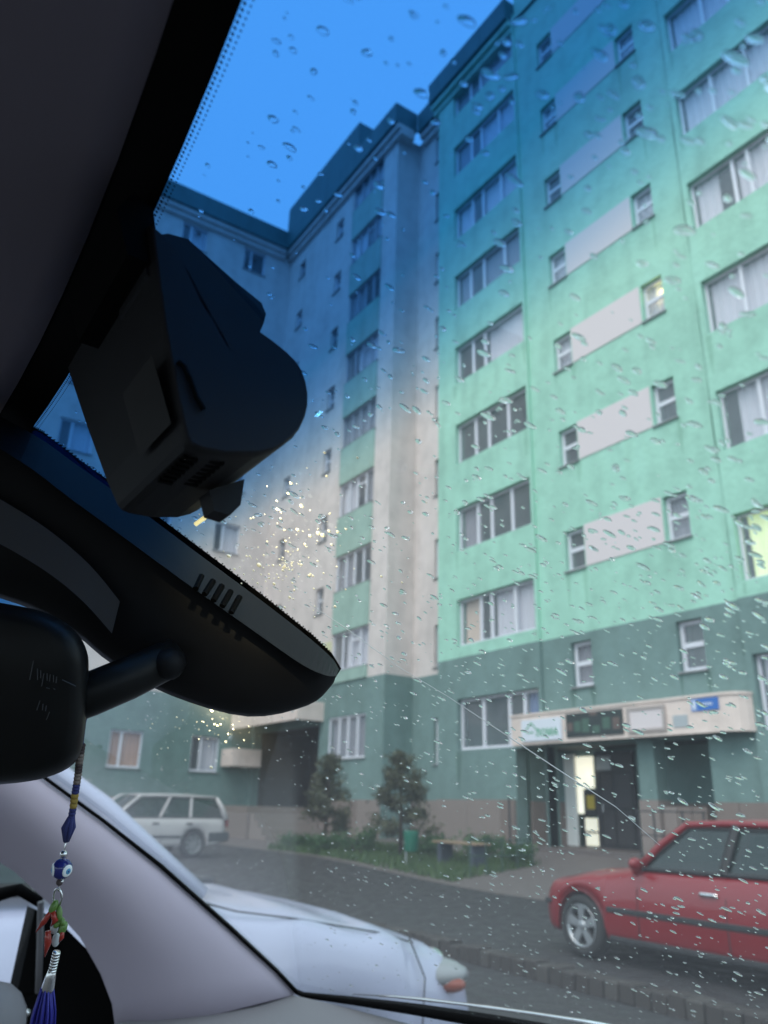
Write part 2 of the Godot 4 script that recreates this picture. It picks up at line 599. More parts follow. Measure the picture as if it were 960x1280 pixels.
func parapet(parent: Node3D, fr: Array, s0: float, s1: float, top: float, depth: float, out: float, white: Material) -> void:
	var sh := Shape.new()
	fbox(sh, fr, s0, s1, top - 0.95, top, -depth, out)
	# upstand seams every so often
	var s := s0 + 0.6
	while s < s1:
		fbox(sh, fr, s, s + 0.03, top - 0.95, top + 0.01, out, out + 0.012)
		s += 1.2
	part("parapet", sh, M.roof_green, parent)
	var c := Shape.new()
	fbox(c, fr, s0, s1, top - 1.18, top - 0.953, -depth, out - 0.12)
	part("cornice", c, white, parent)
	var c2 := Shape.new()
	fbox(c2, fr, s0, s1, top - 1.42, top - 1.183, -depth, out - 0.26)
	part("cornice", c2, white, parent)

func shell(parent: Node3D, corners: Array, h0: float, h1: float, m: Material, top: Array = []) -> void:
	# the far walls and the roof, from a row of ground points (x, z)
	var sh := Shape.new()
	for i in corners.size() - 1:
		var a: Vector2 = corners[i]
		var b: Vector2 = corners[i + 1]
		sh.quad(Vector3(a.x, h0, a.y), Vector3(b.x, h0, b.y), Vector3(b.x, h1, b.y), Vector3(a.x, h1, a.y))
	part("back_wall", sh, m, parent)
	var rf := Shape.new()
	var poly := PackedVector2Array(top if top.size() else corners)
	var idx := Geometry2D.triangulate_polygon(poly)
	for k in range(0, idx.size(), 3):
		rf.tri(Vector3(poly[idx[k]].x, h1 - 0.4, poly[idx[k]].y), Vector3(poly[idx[k + 1]].x, h1 - 0.4, poly[idx[k + 1]].y), Vector3(poly[idx[k + 2]].x, h1 - 0.4, poly[idx[k + 2]].y))
	part("roof", rf, M.roof_green, parent)

func make_green_block() -> Node3D:
	var b := thing("apartment_block", "mint green nine-storey apartment block with pale panels between its stair windows", "building", Vector3(-11.4, 0.6, -14.0))
	var fr := [Vector3(0, 0, -14.0), Vector3(1, 0, 0), Vector3(0, 0, 1)]
	var S0 := -18.2
	var S1 := -4.4
	var holes := []
	var big := []
	var stair := []
	for k in 9:
		var h := 2.91 + 2.8 * k
		big.append([-17.33, -14.18, h, h + 1.35])
		big.append([-8.52, -5.37, h, h + 1.38])
	for k in 8:
		var h := 4.15 + 2.8 * k
		stair.append([-13.13, -12.5, h, h + 1.05])
		stair.append([-10.17, -9.55, h, h + 1.05])
	holes = big + stair
	holes.append([-15.05, -9.72, 0.5, 2.86])      # the recessed porch
	# side bays stand 9 cm proud of the stair bay
	for q in [[S0, -14.08, 0.09, 27.2], [-14.08, -8.66, 0.0, 29.6], [-8.66, S1, 0.09, 27.2]]:
		part("wall", wall_sheet(fr, q[0], q[1], 5.39, q[3], holes, 0.35, q[2]), M.mint, b)
		part("lower_wall", wall_sheet(fr, q[0], q[1], 0.4, 5.39, holes, 0.35, q[2]), M.deep_green, b)
	for s in [-14.08, -8.66]:
		var foot := 2.87 if s < -10 else 0.4
		var edge := Shape.new()
		edge.quad(on(fr, s, foot, 0), on(fr, s, foot, 0.09), on(fr, s, 5.39, 0.09), on(fr, s, 5.39, 0))
		part("lower_wall", edge, M.deep_green, b)
		edge = Shape.new()
		edge.quad(on(fr, s, 5.39, 0), on(fr, s, 5.39, 0.09), on(fr, s, 27.2, 0.09), on(fr, s, 27.2, 0))
		edge.quad(on(fr, s, 27.2, 0), on(fr, s, 27.2, -6), on(fr, s, 29.6, -6), on(fr, s, 29.6, 0))
		part("wall", edge, M.mint, b)
	shell(b, [Vector2(S0, -13.91), Vector2(S0, -26), Vector2(S1, -26), Vector2(S1, -13.91)], 0.0, 27.2, M.mint)
	var top := Shape.new()
	fbox(top, fr, -14.2, -8.5, 29.6, 30.0, -6.0, 0.1)
	part("roof_cap", top, M.roof_green, b)
	for q in [[S0 - 0.25, -14.1], [-8.64, S1 + 0.25]]:
		parapet(b, fr, q[0], q[1], 27.75, 0.3, 0.42, M.mint)
	# pale panels between each pair of stair windows
	for k in range(1, 8):
		var h := 4.15 + 2.8 * k
		var p := Shape.new()
		fbox(p, fr, -12.46, -10.21, h + 0.01, h + 1.06, 0.001, 0.02)
		part("pale_panel", p, M.panel_white, b)
	# the glazed balconies: four lights each, curtains differ from flat to flat
	var styles := [
		[[], []],
		[[[0.03, 0.27, M.curtain_peach], [0.45, 0.97, M.curtain_white]], []],
		[[[0.03, 0.26, M.curtain_grey]], []],
		[[], []],
		[[[0.44, 0.98, M.curtain_white]], []],
		[[[0.42, 0.98, M.curtain_grey], [0.03, 0.2, M.curtain_grey]], []],
		[[[0.44, 0.98, M.curtain_white], [0.02, 0.26, M.curtain_white]], []],
		[[[0.40, 0.98, M.curtain_white], [0.02, 0.26, M.curtain_grey]], []],
		[[[0.40, 0.98, M.curtain_grey]], []],
	]
	var mulls := [[0.30, 0.62, 0.80], [0.29, 0.43, 0.73], [0.27, 0.46, 0.73], [0.26, 0.45, 0.72], [0.24, 0.42], [0.22, 0.43, 0.74], [0.27, 0.44, 0.72], [0.27, 0.44, 0.72], [0.27, 0.44]]
	for k in 9:
		var st: Array = styles[k][0].duplicate()
		if k == 0:
			st = [[0.80, 0.90, M.blue_cloth]]
		window(b, fr, big[k * 2], mulls[k], [], st, M.window_frame, 0.05, 0.075)
	for k in 9:
		var st := []
		match k:
			0: st = [[0.02, 0.98, M.curtain_white]]
			1: st = []
			2: st = [[0.10, 0.40, M.curtain_white], [0.5, 0.98, M.curtain_grey]]
			3: st = [[0.02, 0.98, M.curtain_white]]
			4: st = [[0.02, 0.20, M.curtain_white], [0.35, 0.75, M.curtain_white]]
			5: st = [[0.02, 0.74, M.curtain_white]]
			_: st = [[0.02, 0.98, M.curtain_white]]
		var ml := [0.30, 0.52, 0.76]
		if k in [4]: ml = [0.34, 0.46, 0.74]
		if k in [2, 3, 5]: ml = [0.28, 0.56, 0.80]
		var win := window(b, fr, big[k * 2 + 1], ml, [], st, M.window_frame, 0.05, 0.06, true, "window with glowing yellow-green curtain" if k == 1 else "")
		if k == 1:
			var g := Shape.new()
			var r: Array = big[3]
			for i in 36:
				var a := lerpf(r[0] + 0.14, r[1] - 0.1, i / 36.0)
				var c := lerpf(r[0] + 0.14, r[1] - 0.1, (i + 1) / 36.0)
				g.quad(on(fr, a, r[2], -0.2 + 0.025 * sin(i * 1.9)), on(fr, a, r[3], -0.2 + 0.025 * sin(i * 1.9)), on(fr, c, r[3], -0.2 + 0.025 * sin(i * 1.9 + 1.9)), on(fr, c, r[2], -0.2 + 0.025 * sin(i * 1.9 + 1.9)))
			part("lit_curtain", g, glow("lit_curtain", Color(0.84, 0.92, 0.60), 0.5), win)
	for k in 16:
		var wr: Array = stair[k]
		var st := []
		if k % 3 == 0: st = [[0.0, 1.0, M.curtain_grey, 0.0]]
		if k / 2 in [3, 4, 6]: st = [[0.0, 1.0, M.curtain_white, 0.0]]
		window(b, fr, wr, [], [0.52], st, M.window_frame, 0.12, 0.085)
	# stair lamp seen through the fifth right-hand stair window
	var lampr: Array = stair[7]
	var lp := Vector3(-9.72, lampr[2] + 0.74, -14.225)
	var bulb := Shape.new()
	bulb.smooth(true)
	bulb.ball(lp, Vector3(0.075, 0.075, 0.03))
	part("lamp_bulb", bulb, glow("stair_bulb", Color(1.0, 0.95, 0.62), 3.0), b)
	omni("stair_lamp_light", lp, Color(1.0, 0.93, 0.6), 0.05, 0.03)
	# water marks: darker runs under sill ends and along the seams
	var marks := Shape.new()
	var marks_low := Shape.new()
	for r in holes:
		if r[1] - r[0] > 4.0:
			continue
		for e in [r[0] + 0.02, r[1] - 0.02]:
			if rng.randf() < 0.45:
				continue
			var len_ := rng.randf_range(0.3, 1.2)
			var wd := rng.randf_range(0.03, 0.10)
			var dd: float = (0.09 if r[0] < -14.1 or r[0] > -8.7 else 0.0) + 0.002
			var y: float = r[2] - 0.04
			var low: bool = y < 5.39
			if y - len_ < 5.39 and not low:
				len_ = y - 5.41
			if low and y - len_ < 3.65 and r[0] > -14.1:
				len_ = maxf(0.1, y - 3.65)
			var sh := marks_low if low else marks
			var x: float = e + rng.randf_range(-0.05, 0.05)
			var prev := [on(fr, x - wd, y, dd), on(fr, x + wd, y, dd)]
			for i in 5:
				var t := (i + 1) / 5.0
				var half := wd * (1.0 - t * t) * rng.randf_range(0.7, 1.1) + 0.004
				var q := [on(fr, x - half, y - len_ * t, dd), on(fr, x + half, y - len_ * t, dd)]
				sh.quad(prev[0], prev[1], q[1], q[0])
				prev = q
	tag(part("water_marks", marks, wall_mat("mint_wet", Color(0.33, 0.60, 0.47)), b), "", "", "", "stuff")
	tag(part("water_marks", marks_low, wall_mat("deep_green_wet", Color(0.12, 0.20, 0.18)), b), "", "", "", "stuff")
	# plinth
	slabs(b, [Vector3(0, 0, -13.91), Vector3(1, 0, 0), Vector3(0, 0, 1)], S0, -15.08, 0.4, 1.67, 1.30, [])
	slabs(b, fr, -9.70, -8.67, 0.4, 1.67, 0.51, [])
	slabs(b, [Vector3(0, 0, -13.91), Vector3(1, 0, 0), Vector3(0, 0, 1)], -8.65, S1, 0.4, 1.67, 1.2, [])
	# cable down the seam beside the right-hand bay
	var cab := Shape.new()
	cab.smooth(true)
	var pts := []
	for i in 60:
		pts.append(on(fr, -8.70 + 0.012 * sin(i * 0.9) + 0.01 * sin(i * 0.37), 4.3 + i * 0.39, 0.02))
	cab.tube(pts, 0.017, 6)
	part("downpipe", cab, M.pipe_green, b)
	# the way in: a recessed porch, white door standing open on a lit lobby, dark steel door
	var DEPTH := 1.25
	var K := (14.0 + DEPTH) / 14.0
	var lob := Shape.new()
	fbox(lob, fr, -15.04, -9.73, 0.5, 0.68, -DEPTH, 0.3)
	part("porch_floor", lob, M.paving, b)
	var rb := [Vector3(0, 0, -14.0 - DEPTH), Vector3(1, 0, 0), Vector3(0, 0, 1)]
	var lw := Shape.new()
	lw.quad(on(rb, -15.05, 1.66, 0), on(rb, -15.05, 2.9, 0), on(rb, -9.72, 2.9, 0), on(rb, -9.72, 1.66, 0))
	for s in [-15.05, -9.72]:
		lw.quad(on(fr, s, 1.66, -DEPTH), on(fr, s, 2.86, -DEPTH), on(fr, s, 2.86, -0.34), on(fr, s, 1.66, -0.34))
	part("porch_wall", lw, M.deep_green, b)
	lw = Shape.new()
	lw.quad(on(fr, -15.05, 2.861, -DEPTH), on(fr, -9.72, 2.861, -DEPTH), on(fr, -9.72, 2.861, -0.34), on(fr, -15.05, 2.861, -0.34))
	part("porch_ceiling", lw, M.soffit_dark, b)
	slabs(b, rb, -15.04, -14.62, 0.5, 1.66, 0.42, [])
	slabs(b, rb, -12.45, -9.73, 0.5, 1.66, 0.9, [])
	slabs(b, [Vector3(-15.05, 0, 0), Vector3(0, 0, -1), Vector3(1, 0, 0)], 14.34, 15.2, 0.5, 1.66, 0.43, [])
	slabs(b, [Vector3(-9.72, 0, 0), Vector3(0, 0, 1), Vector3(-1, 0, 0)], -15.2, -14.34, 0.5, 1.66, 0.43, [])
	var sc := func(x: float) -> float: return x * K
	var hc := func(h: float) -> float: return 1.4 + (h - 1.4) * K
	var dbox := func(sh: Shape, a: float, e: float, h0: float, h1: float, d0: float, d1: float) -> void:
		fbox(sh, rb, sc.call(a), sc.call(e), hc.call(h0), hc.call(h1), d0 + 0.16, d1 + 0.16)
	var leaf := Shape.new()
	dbox.call(leaf, -13.45, -13.12, 0.74, 2.66, -0.10, -0.04)
	var dw := part("door", leaf, M.door_white, b)
	dw.set_meta("label", "white door leaf with lit glass")
	var lg := Shape.new()
	dbox.call(lg, -13.11, -12.62, 1.93, 2.60, -0.12, -0.09)
	dbox.call(lg, -13.11, -12.92, 1.40, 1.925, -0.12, -0.09)
	part("lit_window", lg, glow("lit_door_glass", Color(1.0, 0.98, 0.88), 0.80), dw)
	var lg2 := Shape.new()
	dbox.call(lg2, -12.94, -12.58, 0.76, 1.32, -0.12, -0.09)
	part("lit_window", lg2, glow("lit_door_lower", Color(1.0, 0.97, 0.84), 0.45), dw)
	var bars := Shape.new()
	dbox.call(bars, -12.98, -12.95, 0.74, 1.36, -0.10, -0.06)
	dbox.call(bars, -12.95, -12.57, 1.02, 1.05, -0.085, -0.06)
	dbox.call(bars, -12.91, -12.56, 1.36, 1.90, -0.10, -0.05)
	part("mullion", bars, M.trim_black, dw)
	var note := Shape.new()
	dbox.call(note, -12.82, -12.60, 1.50, 1.78, -0.049, -0.044)
	part("notice", note, mat("notice_yellow", Color(0.55, 0.40, 0.04), 0.7), dw)
	var dk := Shape.new()
	dbox.call(dk, -12.55, -11.50, 0.74, 2.68, -0.14, -0.06)
	var sd := part("door", dk, M.door_steel, b)
	sd.set_meta("label", "dark steel entrance door")
	var tr := Shape.new()
	dbox.call(tr, -12.50, -12.10, 2.30, 2.58, -0.058, -0.05)
	part("notice", tr, M.plate_grey, sd)
	var rib := Shape.new()
	for s in [-12.45, -12.06, -11.58]:
		dbox.call(rib, s, s + 0.03, 0.76, 2.26, -0.058, -0.04)
	for h in [0.78, 1.5, 2.22]:
		dbox.call(rib, -12.415, -12.065, h, h + 0.03, -0.058, -0.041)
		dbox.call(rib, -12.025, -11.585, h, h + 0.03, -0.058, -0.041)
	part("door_frame", rib, M.trim_black, sd)
	var hd := Shape.new()
	hd.tube([on(rb, -13.45, 1.45, 0.14), on(rb, -13.45, 1.62, 0.14)], 0.015, 8)
	part("handle", hd, M.chrome, sd)
	omni("lobby_lamp_light", on(rb, -13.9, 2.3, 0.25), Color(1.0, 0.95, 0.78), 0.03, 0.2)
	# canopy over the porch, its right end turned back to the wall
	var cf := Shape.new()
	var OUT := 0.45
	var foot := [Vector2(-14.78, 0.095), Vector2(-14.78, OUT), Vector2(-9.02, OUT), Vector2(-8.86, OUT - 0.03), Vector2(-8.74, OUT - 0.10), Vector2(-8.66, OUT - 0.22), Vector2(-8.62, 0.095)]
	for i in foot.size() - 1:
		var p: Vector2 = foot[i]
		var q: Vector2 = foot[i + 1]
		cf.quad(on(fr, p.x, 2.89, p.y), on(fr, p.x, 3.55, p.y), on(fr, q.x, 3.55, q.y), on(fr, q.x, 2.89, q.y))
	cf.quad(on(fr, -14.78, 2.89, OUT), on(fr, -9.02, 2.89, OUT), on(fr, -9.02, 2.89, OUT - 0.08), on(fr, -14.78, 2.89, OUT - 0.08))
	var can := part("canopy", cf, M.fascia, b)
	var roof := Shape.new()
	var rp := PackedVector2Array()
	for p in foot:
		rp.append(Vector2(clampf(p.x, -14.74, -8.95), clampf(p.y, 0.1, OUT - 0.02)))
	roof.prism(on(fr, 0, 3.20, 0), fr[1], fr[2], Vector3(0, 0.15, 0), rp)
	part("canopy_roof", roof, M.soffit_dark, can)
	var lip := Shape.new()
	rp = PackedVector2Array()
	for p in foot:
		rp.append(p + Vector2(-0.03 if p.x < -12 else 0.02, 0.03 if p.y > 0.1 else 0.0))
	lip.prism(on(fr, 0, 3.552, 0), fr[1], fr[2], Vector3(0, 0.05, 0), rp)
	part("canopy_edge", lip, M.fascia, can)
	var col := Shape.new()
	fbox(col, fr, -11.42, -11.0, 1.70, 2.888, -0.35, 0.02)
	part("porch_column", col, M.deep_green, b)
	var colb := Shape.new()
	fbox(colb, fr, -11.45, -10.97, 0.5, 1.698, -0.38, 0.05)
	part("porch_column", colb, M.plinth_stone_light, b)
	for q in [[-10.95, -10.62], [-10.60, -10.28], [-10.26, -9.95]]:
		var lowall := Shape.new()
		fbox(lowall, fr, q[0], q[1], 0.5, 1.58, -0.16, -0.04)
		part("low_wall_slab", lowall, M.plinth_stone_light if q[0] < -10.7 else M.plinth_stone, b)
	return b

func make_signs() -> void:
	var fr := [Vector3(0, 0, -13.546), Vector3(1, 0, 0), Vector3(0, 0, 1)]
	var t := thing("shop_sign", "small white sign with green lettering at the left end of the beige canopy", "sign", Vector3(-13.748, 2.962, -13.54))
	var s := Shape.new()
	fbox(s, fr, -14.394, -13.102, 2.962, 3.452, 0.002, 0.035)
	part("board", s, M.sign_white, t)
	var roof := Shape.new()   # a house gable drawn in outline
	for q in [[-14.248, 3.202, -14.060, 3.348], [-14.060, 3.348, -13.873, 3.181]]:
		var a := on(fr, q[0], q[1], 0.038)
		var b := on(fr, q[2], q[3], 0.038)
		var w := Vector3(0, 0.045, 0)
		roof.quad(a, a + w, b + w, b)
	fbox(roof, fr, -14.227, -13.977, 3.139, 3.171, 0.036, 0.038)
	part("house_mark", roof, M.sign_green, t)
	letters(t, "ЛОМА", Vector3(-13.560, 3.139, -13.508), 0.17, M.sign_green, Basis())
	t = thing("dark_sign", "dark glossy sign panel with dim green shapes beside the white sign", "sign", Vector3(-12.154, 2.962, -13.54))
	s = Shape.new()
	fbox(s, fr, -12.956, -11.352, 2.983, 3.493, 0.002, 0.03)
	part("board", s, M.sign_dark, t)
	s = Shape.new()
	for q in [[-12.706, -12.519, 3.087, 3.316], [-12.477, -12.269, 3.066, 3.358], [-11.894, -11.686, 3.108, 3.348], [-12.186, -11.977, 3.035, 3.191]]:
		fbox(s, fr, q[0], q[1], q[2], q[3], 0.031, 0.033)
	part("painted_shape", s, M.sign_dim_green, t)
	s = Shape.new()
	for q in [[-12.915, -12.758, 3.118, 3.296], [-11.613, -11.425, 3.087, 3.327], [-12.238, -12.029, 3.410, 3.483]]:
		fbox(s, fr, q[0], q[1], q[2], q[3], 0.031, 0.033)
	part("painted_shape", s, M.sign_dim_brown, t)
	t = thing("blank_sign", "blank beige signboard in a brown frame on the canopy", "sign", Vector3(-10.728, 2.962, -13.54))
	s = Shape.new()
	fbox(s, fr, -11.165, -10.353, 3.046, 3.421, 0.002, 0.02)
	part("board", s, M.panel_white, t)
	s = Shape.new()
	for q in [[-11.238, -11.165, 2.983, 3.483], [-10.353, -10.280, 2.983, 3.483], [-11.165, -10.353, 2.983, 3.046], [-11.165, -10.353, 3.421, 3.483]]:
		fbox(s, fr, q[0], q[1], q[2], q[3], 0.002, 0.04)
	part("frame", s, M.sign_frame, t)
	t = thing("address_plate", "blue address plate with white writing near the right end of the canopy", "sign", Vector3(-9.374, 3.275, -13.54))
	s = Shape.new()
	fbox(s, fr, -9.530, -9.082, 3.296, 3.525, 0.002, 0.02)
	part("plate", s, M.plate_blue, t)
	s = Shape.new()
	fbox(s, fr, -9.676, -9.535, 3.296, 3.525, 0.002, 0.018)
	part("number_plate", s, mat("plate_blue_pale", Color(0.20, 0.32, 0.62), 0.4), t)
	s = Shape.new()
	for i in 5:
		fbox(s, fr, -9.426 + i * 0.047, -9.400 + i * 0.047, 3.389, 3.431 + 0.012 * (i % 2), 0.021, 0.023)
	fbox(s, fr, -9.634, -9.582, 3.337, 3.483, 0.0185, 0.02)
	part("lettering", s, M.plate_white, t)
	t = thing("notice_plate", "small grey plate low on the canopy under the blue plate", "sign", Vector3(-9.998, 2.983, -13.54))
	s = Shape.new()
	fbox(s, fr, -10.123, -9.790, 3.025, 3.254, 0.002, 0.012)
	part("plate", s, M.plate_grey, t)

func letters(parent: Node3D, text: String, at_: Vector3, size: float, m: Material, turn: Basis) -> void:
	var tm := TextMesh.new()
	var f := SystemFont.new()
	f.font_names = PackedStringArray(["Droid Sans"])
	f.font_weight = 700
	tm.font = f
	tm.text = text
	tm.font_size = 64
	tm.pixel_size = size / 46.0
	tm.depth = 0.004
	var o := add_mesh("lettering", tm, m, parent)
	o.transform = Transform3D(turn, at_ - origin_of(parent))

func make_white_wing() -> Node3D:
	var b := thing("apartment_wing", "white apartment wing with a column of pale green balconies", "building", Vector3(-24.5, 0.6, -13.4))
	var fr := [Vector3(0, 0, -13.4), Vector3(1, 0, 0), Vector3(0, 0, 1)]
	var big := []
	var small := []
	for k in 9:
		var h := 2.88 + 2.78 * k
		big.append([-23.5, -21.2, h - (0.05 if k == 0 else 0.0), h + 1.28])
	for k in 8:
		var h := 5.1 + 2.78 * k
		small.append([-24.93, -24.33, h, h + 0.98])
		small.append([-28.38, -27.8, h + 0.1, h + 1.0])
	var holes := big + small
	var portal := [-29.2, -24.1, 0.5, 4.0]
	holes.append(portal)
	part("wall", wall_sheet(fr, -29.5, -20.2, 5.25, 26.7, holes, 0.3), M.off_white, b)
	part("lower_wall", wall_sheet(fr, -29.5, -20.2, 0.3, 5.25, holes, 0.3), M.deep_green, b)
	# return wall and the recessed strip beside the green block
	var fr2 := [Vector3(0, 0, -14.45), Vector3(1, 0, 0), Vector3(0, 0, 1)]
	var slits := []
	for k in 9:
		var h := 2.62 + 2.78 * k
		slits.append([-19.1, -18.3, h, h + 1.3])
	part("wall", wall_sheet(fr2, -20.2, -18.22, 5.2, 26.7, slits, 0.25), M.off_white, b)
	part("lower_wall", wall_sheet(fr2, -20.2, -18.22, 0.3, 5.2, slits, 0.25), M.deep_green, b)
	var ret := Shape.new()
	ret.quad(Vector3(-20.2, 5.25, -13.4), Vector3(-20.2, 26.7, -13.4), Vector3(-20.2, 26.7, -14.45), Vector3(-20.2, 5.25, -14.45))
	part("wall", ret, M.off_white, b)
	ret = Shape.new()
	ret.quad(Vector3(-20.2, 0.3, -13.4), Vector3(-20.2, 5.25, -13.4), Vector3(-20.2, 5.25, -14.45), Vector3(-20.2, 0.3, -14.45))
	part("lower_wall", ret, M.deep_green, b)
	shell(b, [Vector2(-18.22, -14.45), Vector2(-18.22, -25), Vector2(-40, -25), Vector2(-40, -13.4), Vector2(-29.55, -13.4)], 0.0, 26.7, M.off_white, [Vector2(-18.22, -14.46), Vector2(-18.22, -25), Vector2(-40, -25), Vector2(-40, -13.41), Vector2(-20.21, -13.41), Vector2(-20.21, -14.46)])
	# green balcony fronts between the windows
	for k in 8:
		var h := 2.88 + 2.78 * k + 1.28
		var p := Shape.new()
		fbox(p, fr, -23.5, -21.2, (h + 0.01) if k > 0 else 5.26, h + 1.49, 0.001, 0.06)
		part("balcony_front", p, M.pale_teal, b)
	for k in 9:
		var st := []
		match k % 4:
			0: st = [[0.02, 0.98, M.curtain_grey]]
			1: st = [[0.30, 0.98, M.curtain_white]]
			2: st = [[0.02, 0.45, M.curtain_grey]]
			3: st = [[0.02, 0.4, M.curtain_white], [0.75, 0.98, M.curtain_grey]]
		window(b, fr, big[k], [0.28, 0.52, 0.77], [0, 0, 0.72 if k % 2 else 0.0, 0], st, M.window_frame if k in [0, 1, 2, 3] else M.old_frame, 0.04, 0.06)
	for k in 16:
		window(b, fr, small[k], [], [0.55 if k % 4 else 0.4], [[0.0, 1.0, M.curtain_grey, 0.0]] if k % 3 == 0 else [], M.window_frame if k % 5 else M.old_frame, 0.12, 0.06)
	for k in 9:
		window(b, fr2, slits[k], [], [0.0], [[0.0, 1.0, M.curtain_peach if k == 0 else M.curtain_grey, 0.0]], M.window_frame if k % 2 == 0 else M.old_frame, 0.1, 0.06)
	parapet(b, fr, -29.5, -19.78, 27.75, 0.5, 0.42, M.off_white)
	var tall := Shape.new()
	fbox(tall, fr, -29.3, -22.7, 27.755, 29.3, -4.0, 0.38)
	part("parapet", tall, M.roof_green, b)
	parapet(b, fr2, -19.775, -18.24, 27.72, 0.5, 0.42, M.off_white)
	var rp := Shape.new()
	fbox(rp, fr, -20.1, -19.78, 26.8, 27.75, -0.625, -0.505)
	part("parapet", rp, M.roof_green, b)
	# warm lamp flare painted on the wall as a pale yellow patch left of balconies
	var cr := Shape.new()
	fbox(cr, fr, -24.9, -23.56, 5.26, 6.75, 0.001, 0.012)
	part("painted_flare", cr, M.flare_cream, b)
	slabs(b, fr, -24.0, -20.25, 0.35, 1.62, 1.25, [])
	slabs(b, fr2, -20.15, -18.25, 0.35, 1.64, 0.95, [])
	# dark portal under its own beige canopy
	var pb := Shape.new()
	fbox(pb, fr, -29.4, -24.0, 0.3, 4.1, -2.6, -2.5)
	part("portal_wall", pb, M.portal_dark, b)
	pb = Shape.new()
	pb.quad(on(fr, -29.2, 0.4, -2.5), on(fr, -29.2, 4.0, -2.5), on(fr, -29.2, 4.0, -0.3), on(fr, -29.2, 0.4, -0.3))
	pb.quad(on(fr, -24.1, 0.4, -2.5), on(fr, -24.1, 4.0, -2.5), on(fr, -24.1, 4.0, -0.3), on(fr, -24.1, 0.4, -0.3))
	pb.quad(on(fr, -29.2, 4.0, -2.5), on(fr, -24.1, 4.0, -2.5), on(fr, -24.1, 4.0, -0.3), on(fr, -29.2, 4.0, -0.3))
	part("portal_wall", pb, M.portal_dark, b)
	var pf := Shape.new()
	fbox(pf, fr, -29.2, -24.1, 0.4, 0.62, -2.5, 0.0)
	part("portal_floor", pf, M.paving, b)
	var pp := Shape.new()
	fbox(pp, fr, -29.2, -24.3, 0.1, 1.35, 0.06, 2.3)
	part("porch_platform", pp, M.plinth_stone, b)
	for k in 5:
		var stp := Shape.new()
		fbox(stp, fr, -24.295 + 0.3 * k, -24.0 + 0.3 * k, 0.1, 1.14 - 0.2 * k, 0.1, 2.2)
		part("step", stp, M.plinth_stone_light, b)
	var cf := Shape.new()
	fbox(cf, fr, -29.3, -23.85, 4.08, 4.70, 0.9, 1.0)
	fbox(cf, fr, -23.95, -23.85, 4.08, 4.70, 0.002, 0.898)
	var can := part("canopy", cf, M.fascia, b)
	var r2 := Shape.new()
	fbox(r2, fr, -29.3, -23.96, 4.42, 4.56, 0.003, 0.895)
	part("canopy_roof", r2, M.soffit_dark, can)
	return b

func make_side_wing() -> Node3D:
	var b := thing("side_wing", "pale nine-storey wing at right angles behind the white estate car", "building", Vector3(-29.5, 0.6, -5.0))
	# along: away from the viewer's car, outward: towards +x
	var fr := [Vector3(-29.5, 0, 0), Vector3(0, 0, -1), Vector3(1, 0, 0)]
	var holes := []
	var big := []
	for k in 9:
		var h := 2.5 + 2.78 * k
		for q in [[7.95, 9.15], [10.98, 12.1], [4.4, 5.7], [1.2, 2.5], [-2.2, -0.9]]:
			big.append([q[0], q[1], h + (0.0 if k == 0 else 0.25), h + (1.28 if k == 0 else 1.5)])
	holes = big
	part("wall", wall_sheet(fr, -6, 13.4, 5.25, 26.7, holes, 0.3), M.off_white, b)
	part("lower_wall", wall_sheet(fr, -6, 13.4, 0.1, 5.25, holes, 0.3), M.deep_green, b)
	shell(b, [Vector2(-29.5, 6), Vector2(-42, 6), Vector2(-42, -13.3), Vector2(-29.5, -13.3)], 0.0, 26.7, M.off_white)
	for k in big.size():
		var st := []
		if k == 0: st = [[0.0, 1.0, M.curtain_orange]]
		elif k % 3 == 0: st = [[0.0, 1.0, M.curtain_grey]]
		elif k % 3 == 1: st = [[0.35, 1.0, M.curtain_white]]
		var w := window(b, fr, big[k], [0.36], [], st, M.window_frame, 0.1, 0.07)
		if k == 0: w.set_meta("label", "window with an orange curtain")
	parapet(b, fr, -6.2, 13.0, 27.75, 0.5, 0.42, M.off_white)
	slabs(b, fr, -6, 10.2, 0.1, 1.55, 1.3, [])
	# small vents under the cornice
	for s in [8.6, 11.4, 5.5]:
		var v := Shape.new()
		fbox(v, fr, s, s + 0.22, 25.75, 25.97, -0.02, 0.006)
		part("vent_hole", v, M.room_dark, b)
	# sign over the passage in the corner
	var cs := Shape.new()
	fbox(cs, fr, 12.2, 13.35, 2.72, 3.34, 0.02, 1.1)
	part("passage_lintel", cs, M.fascia, b)
	return b

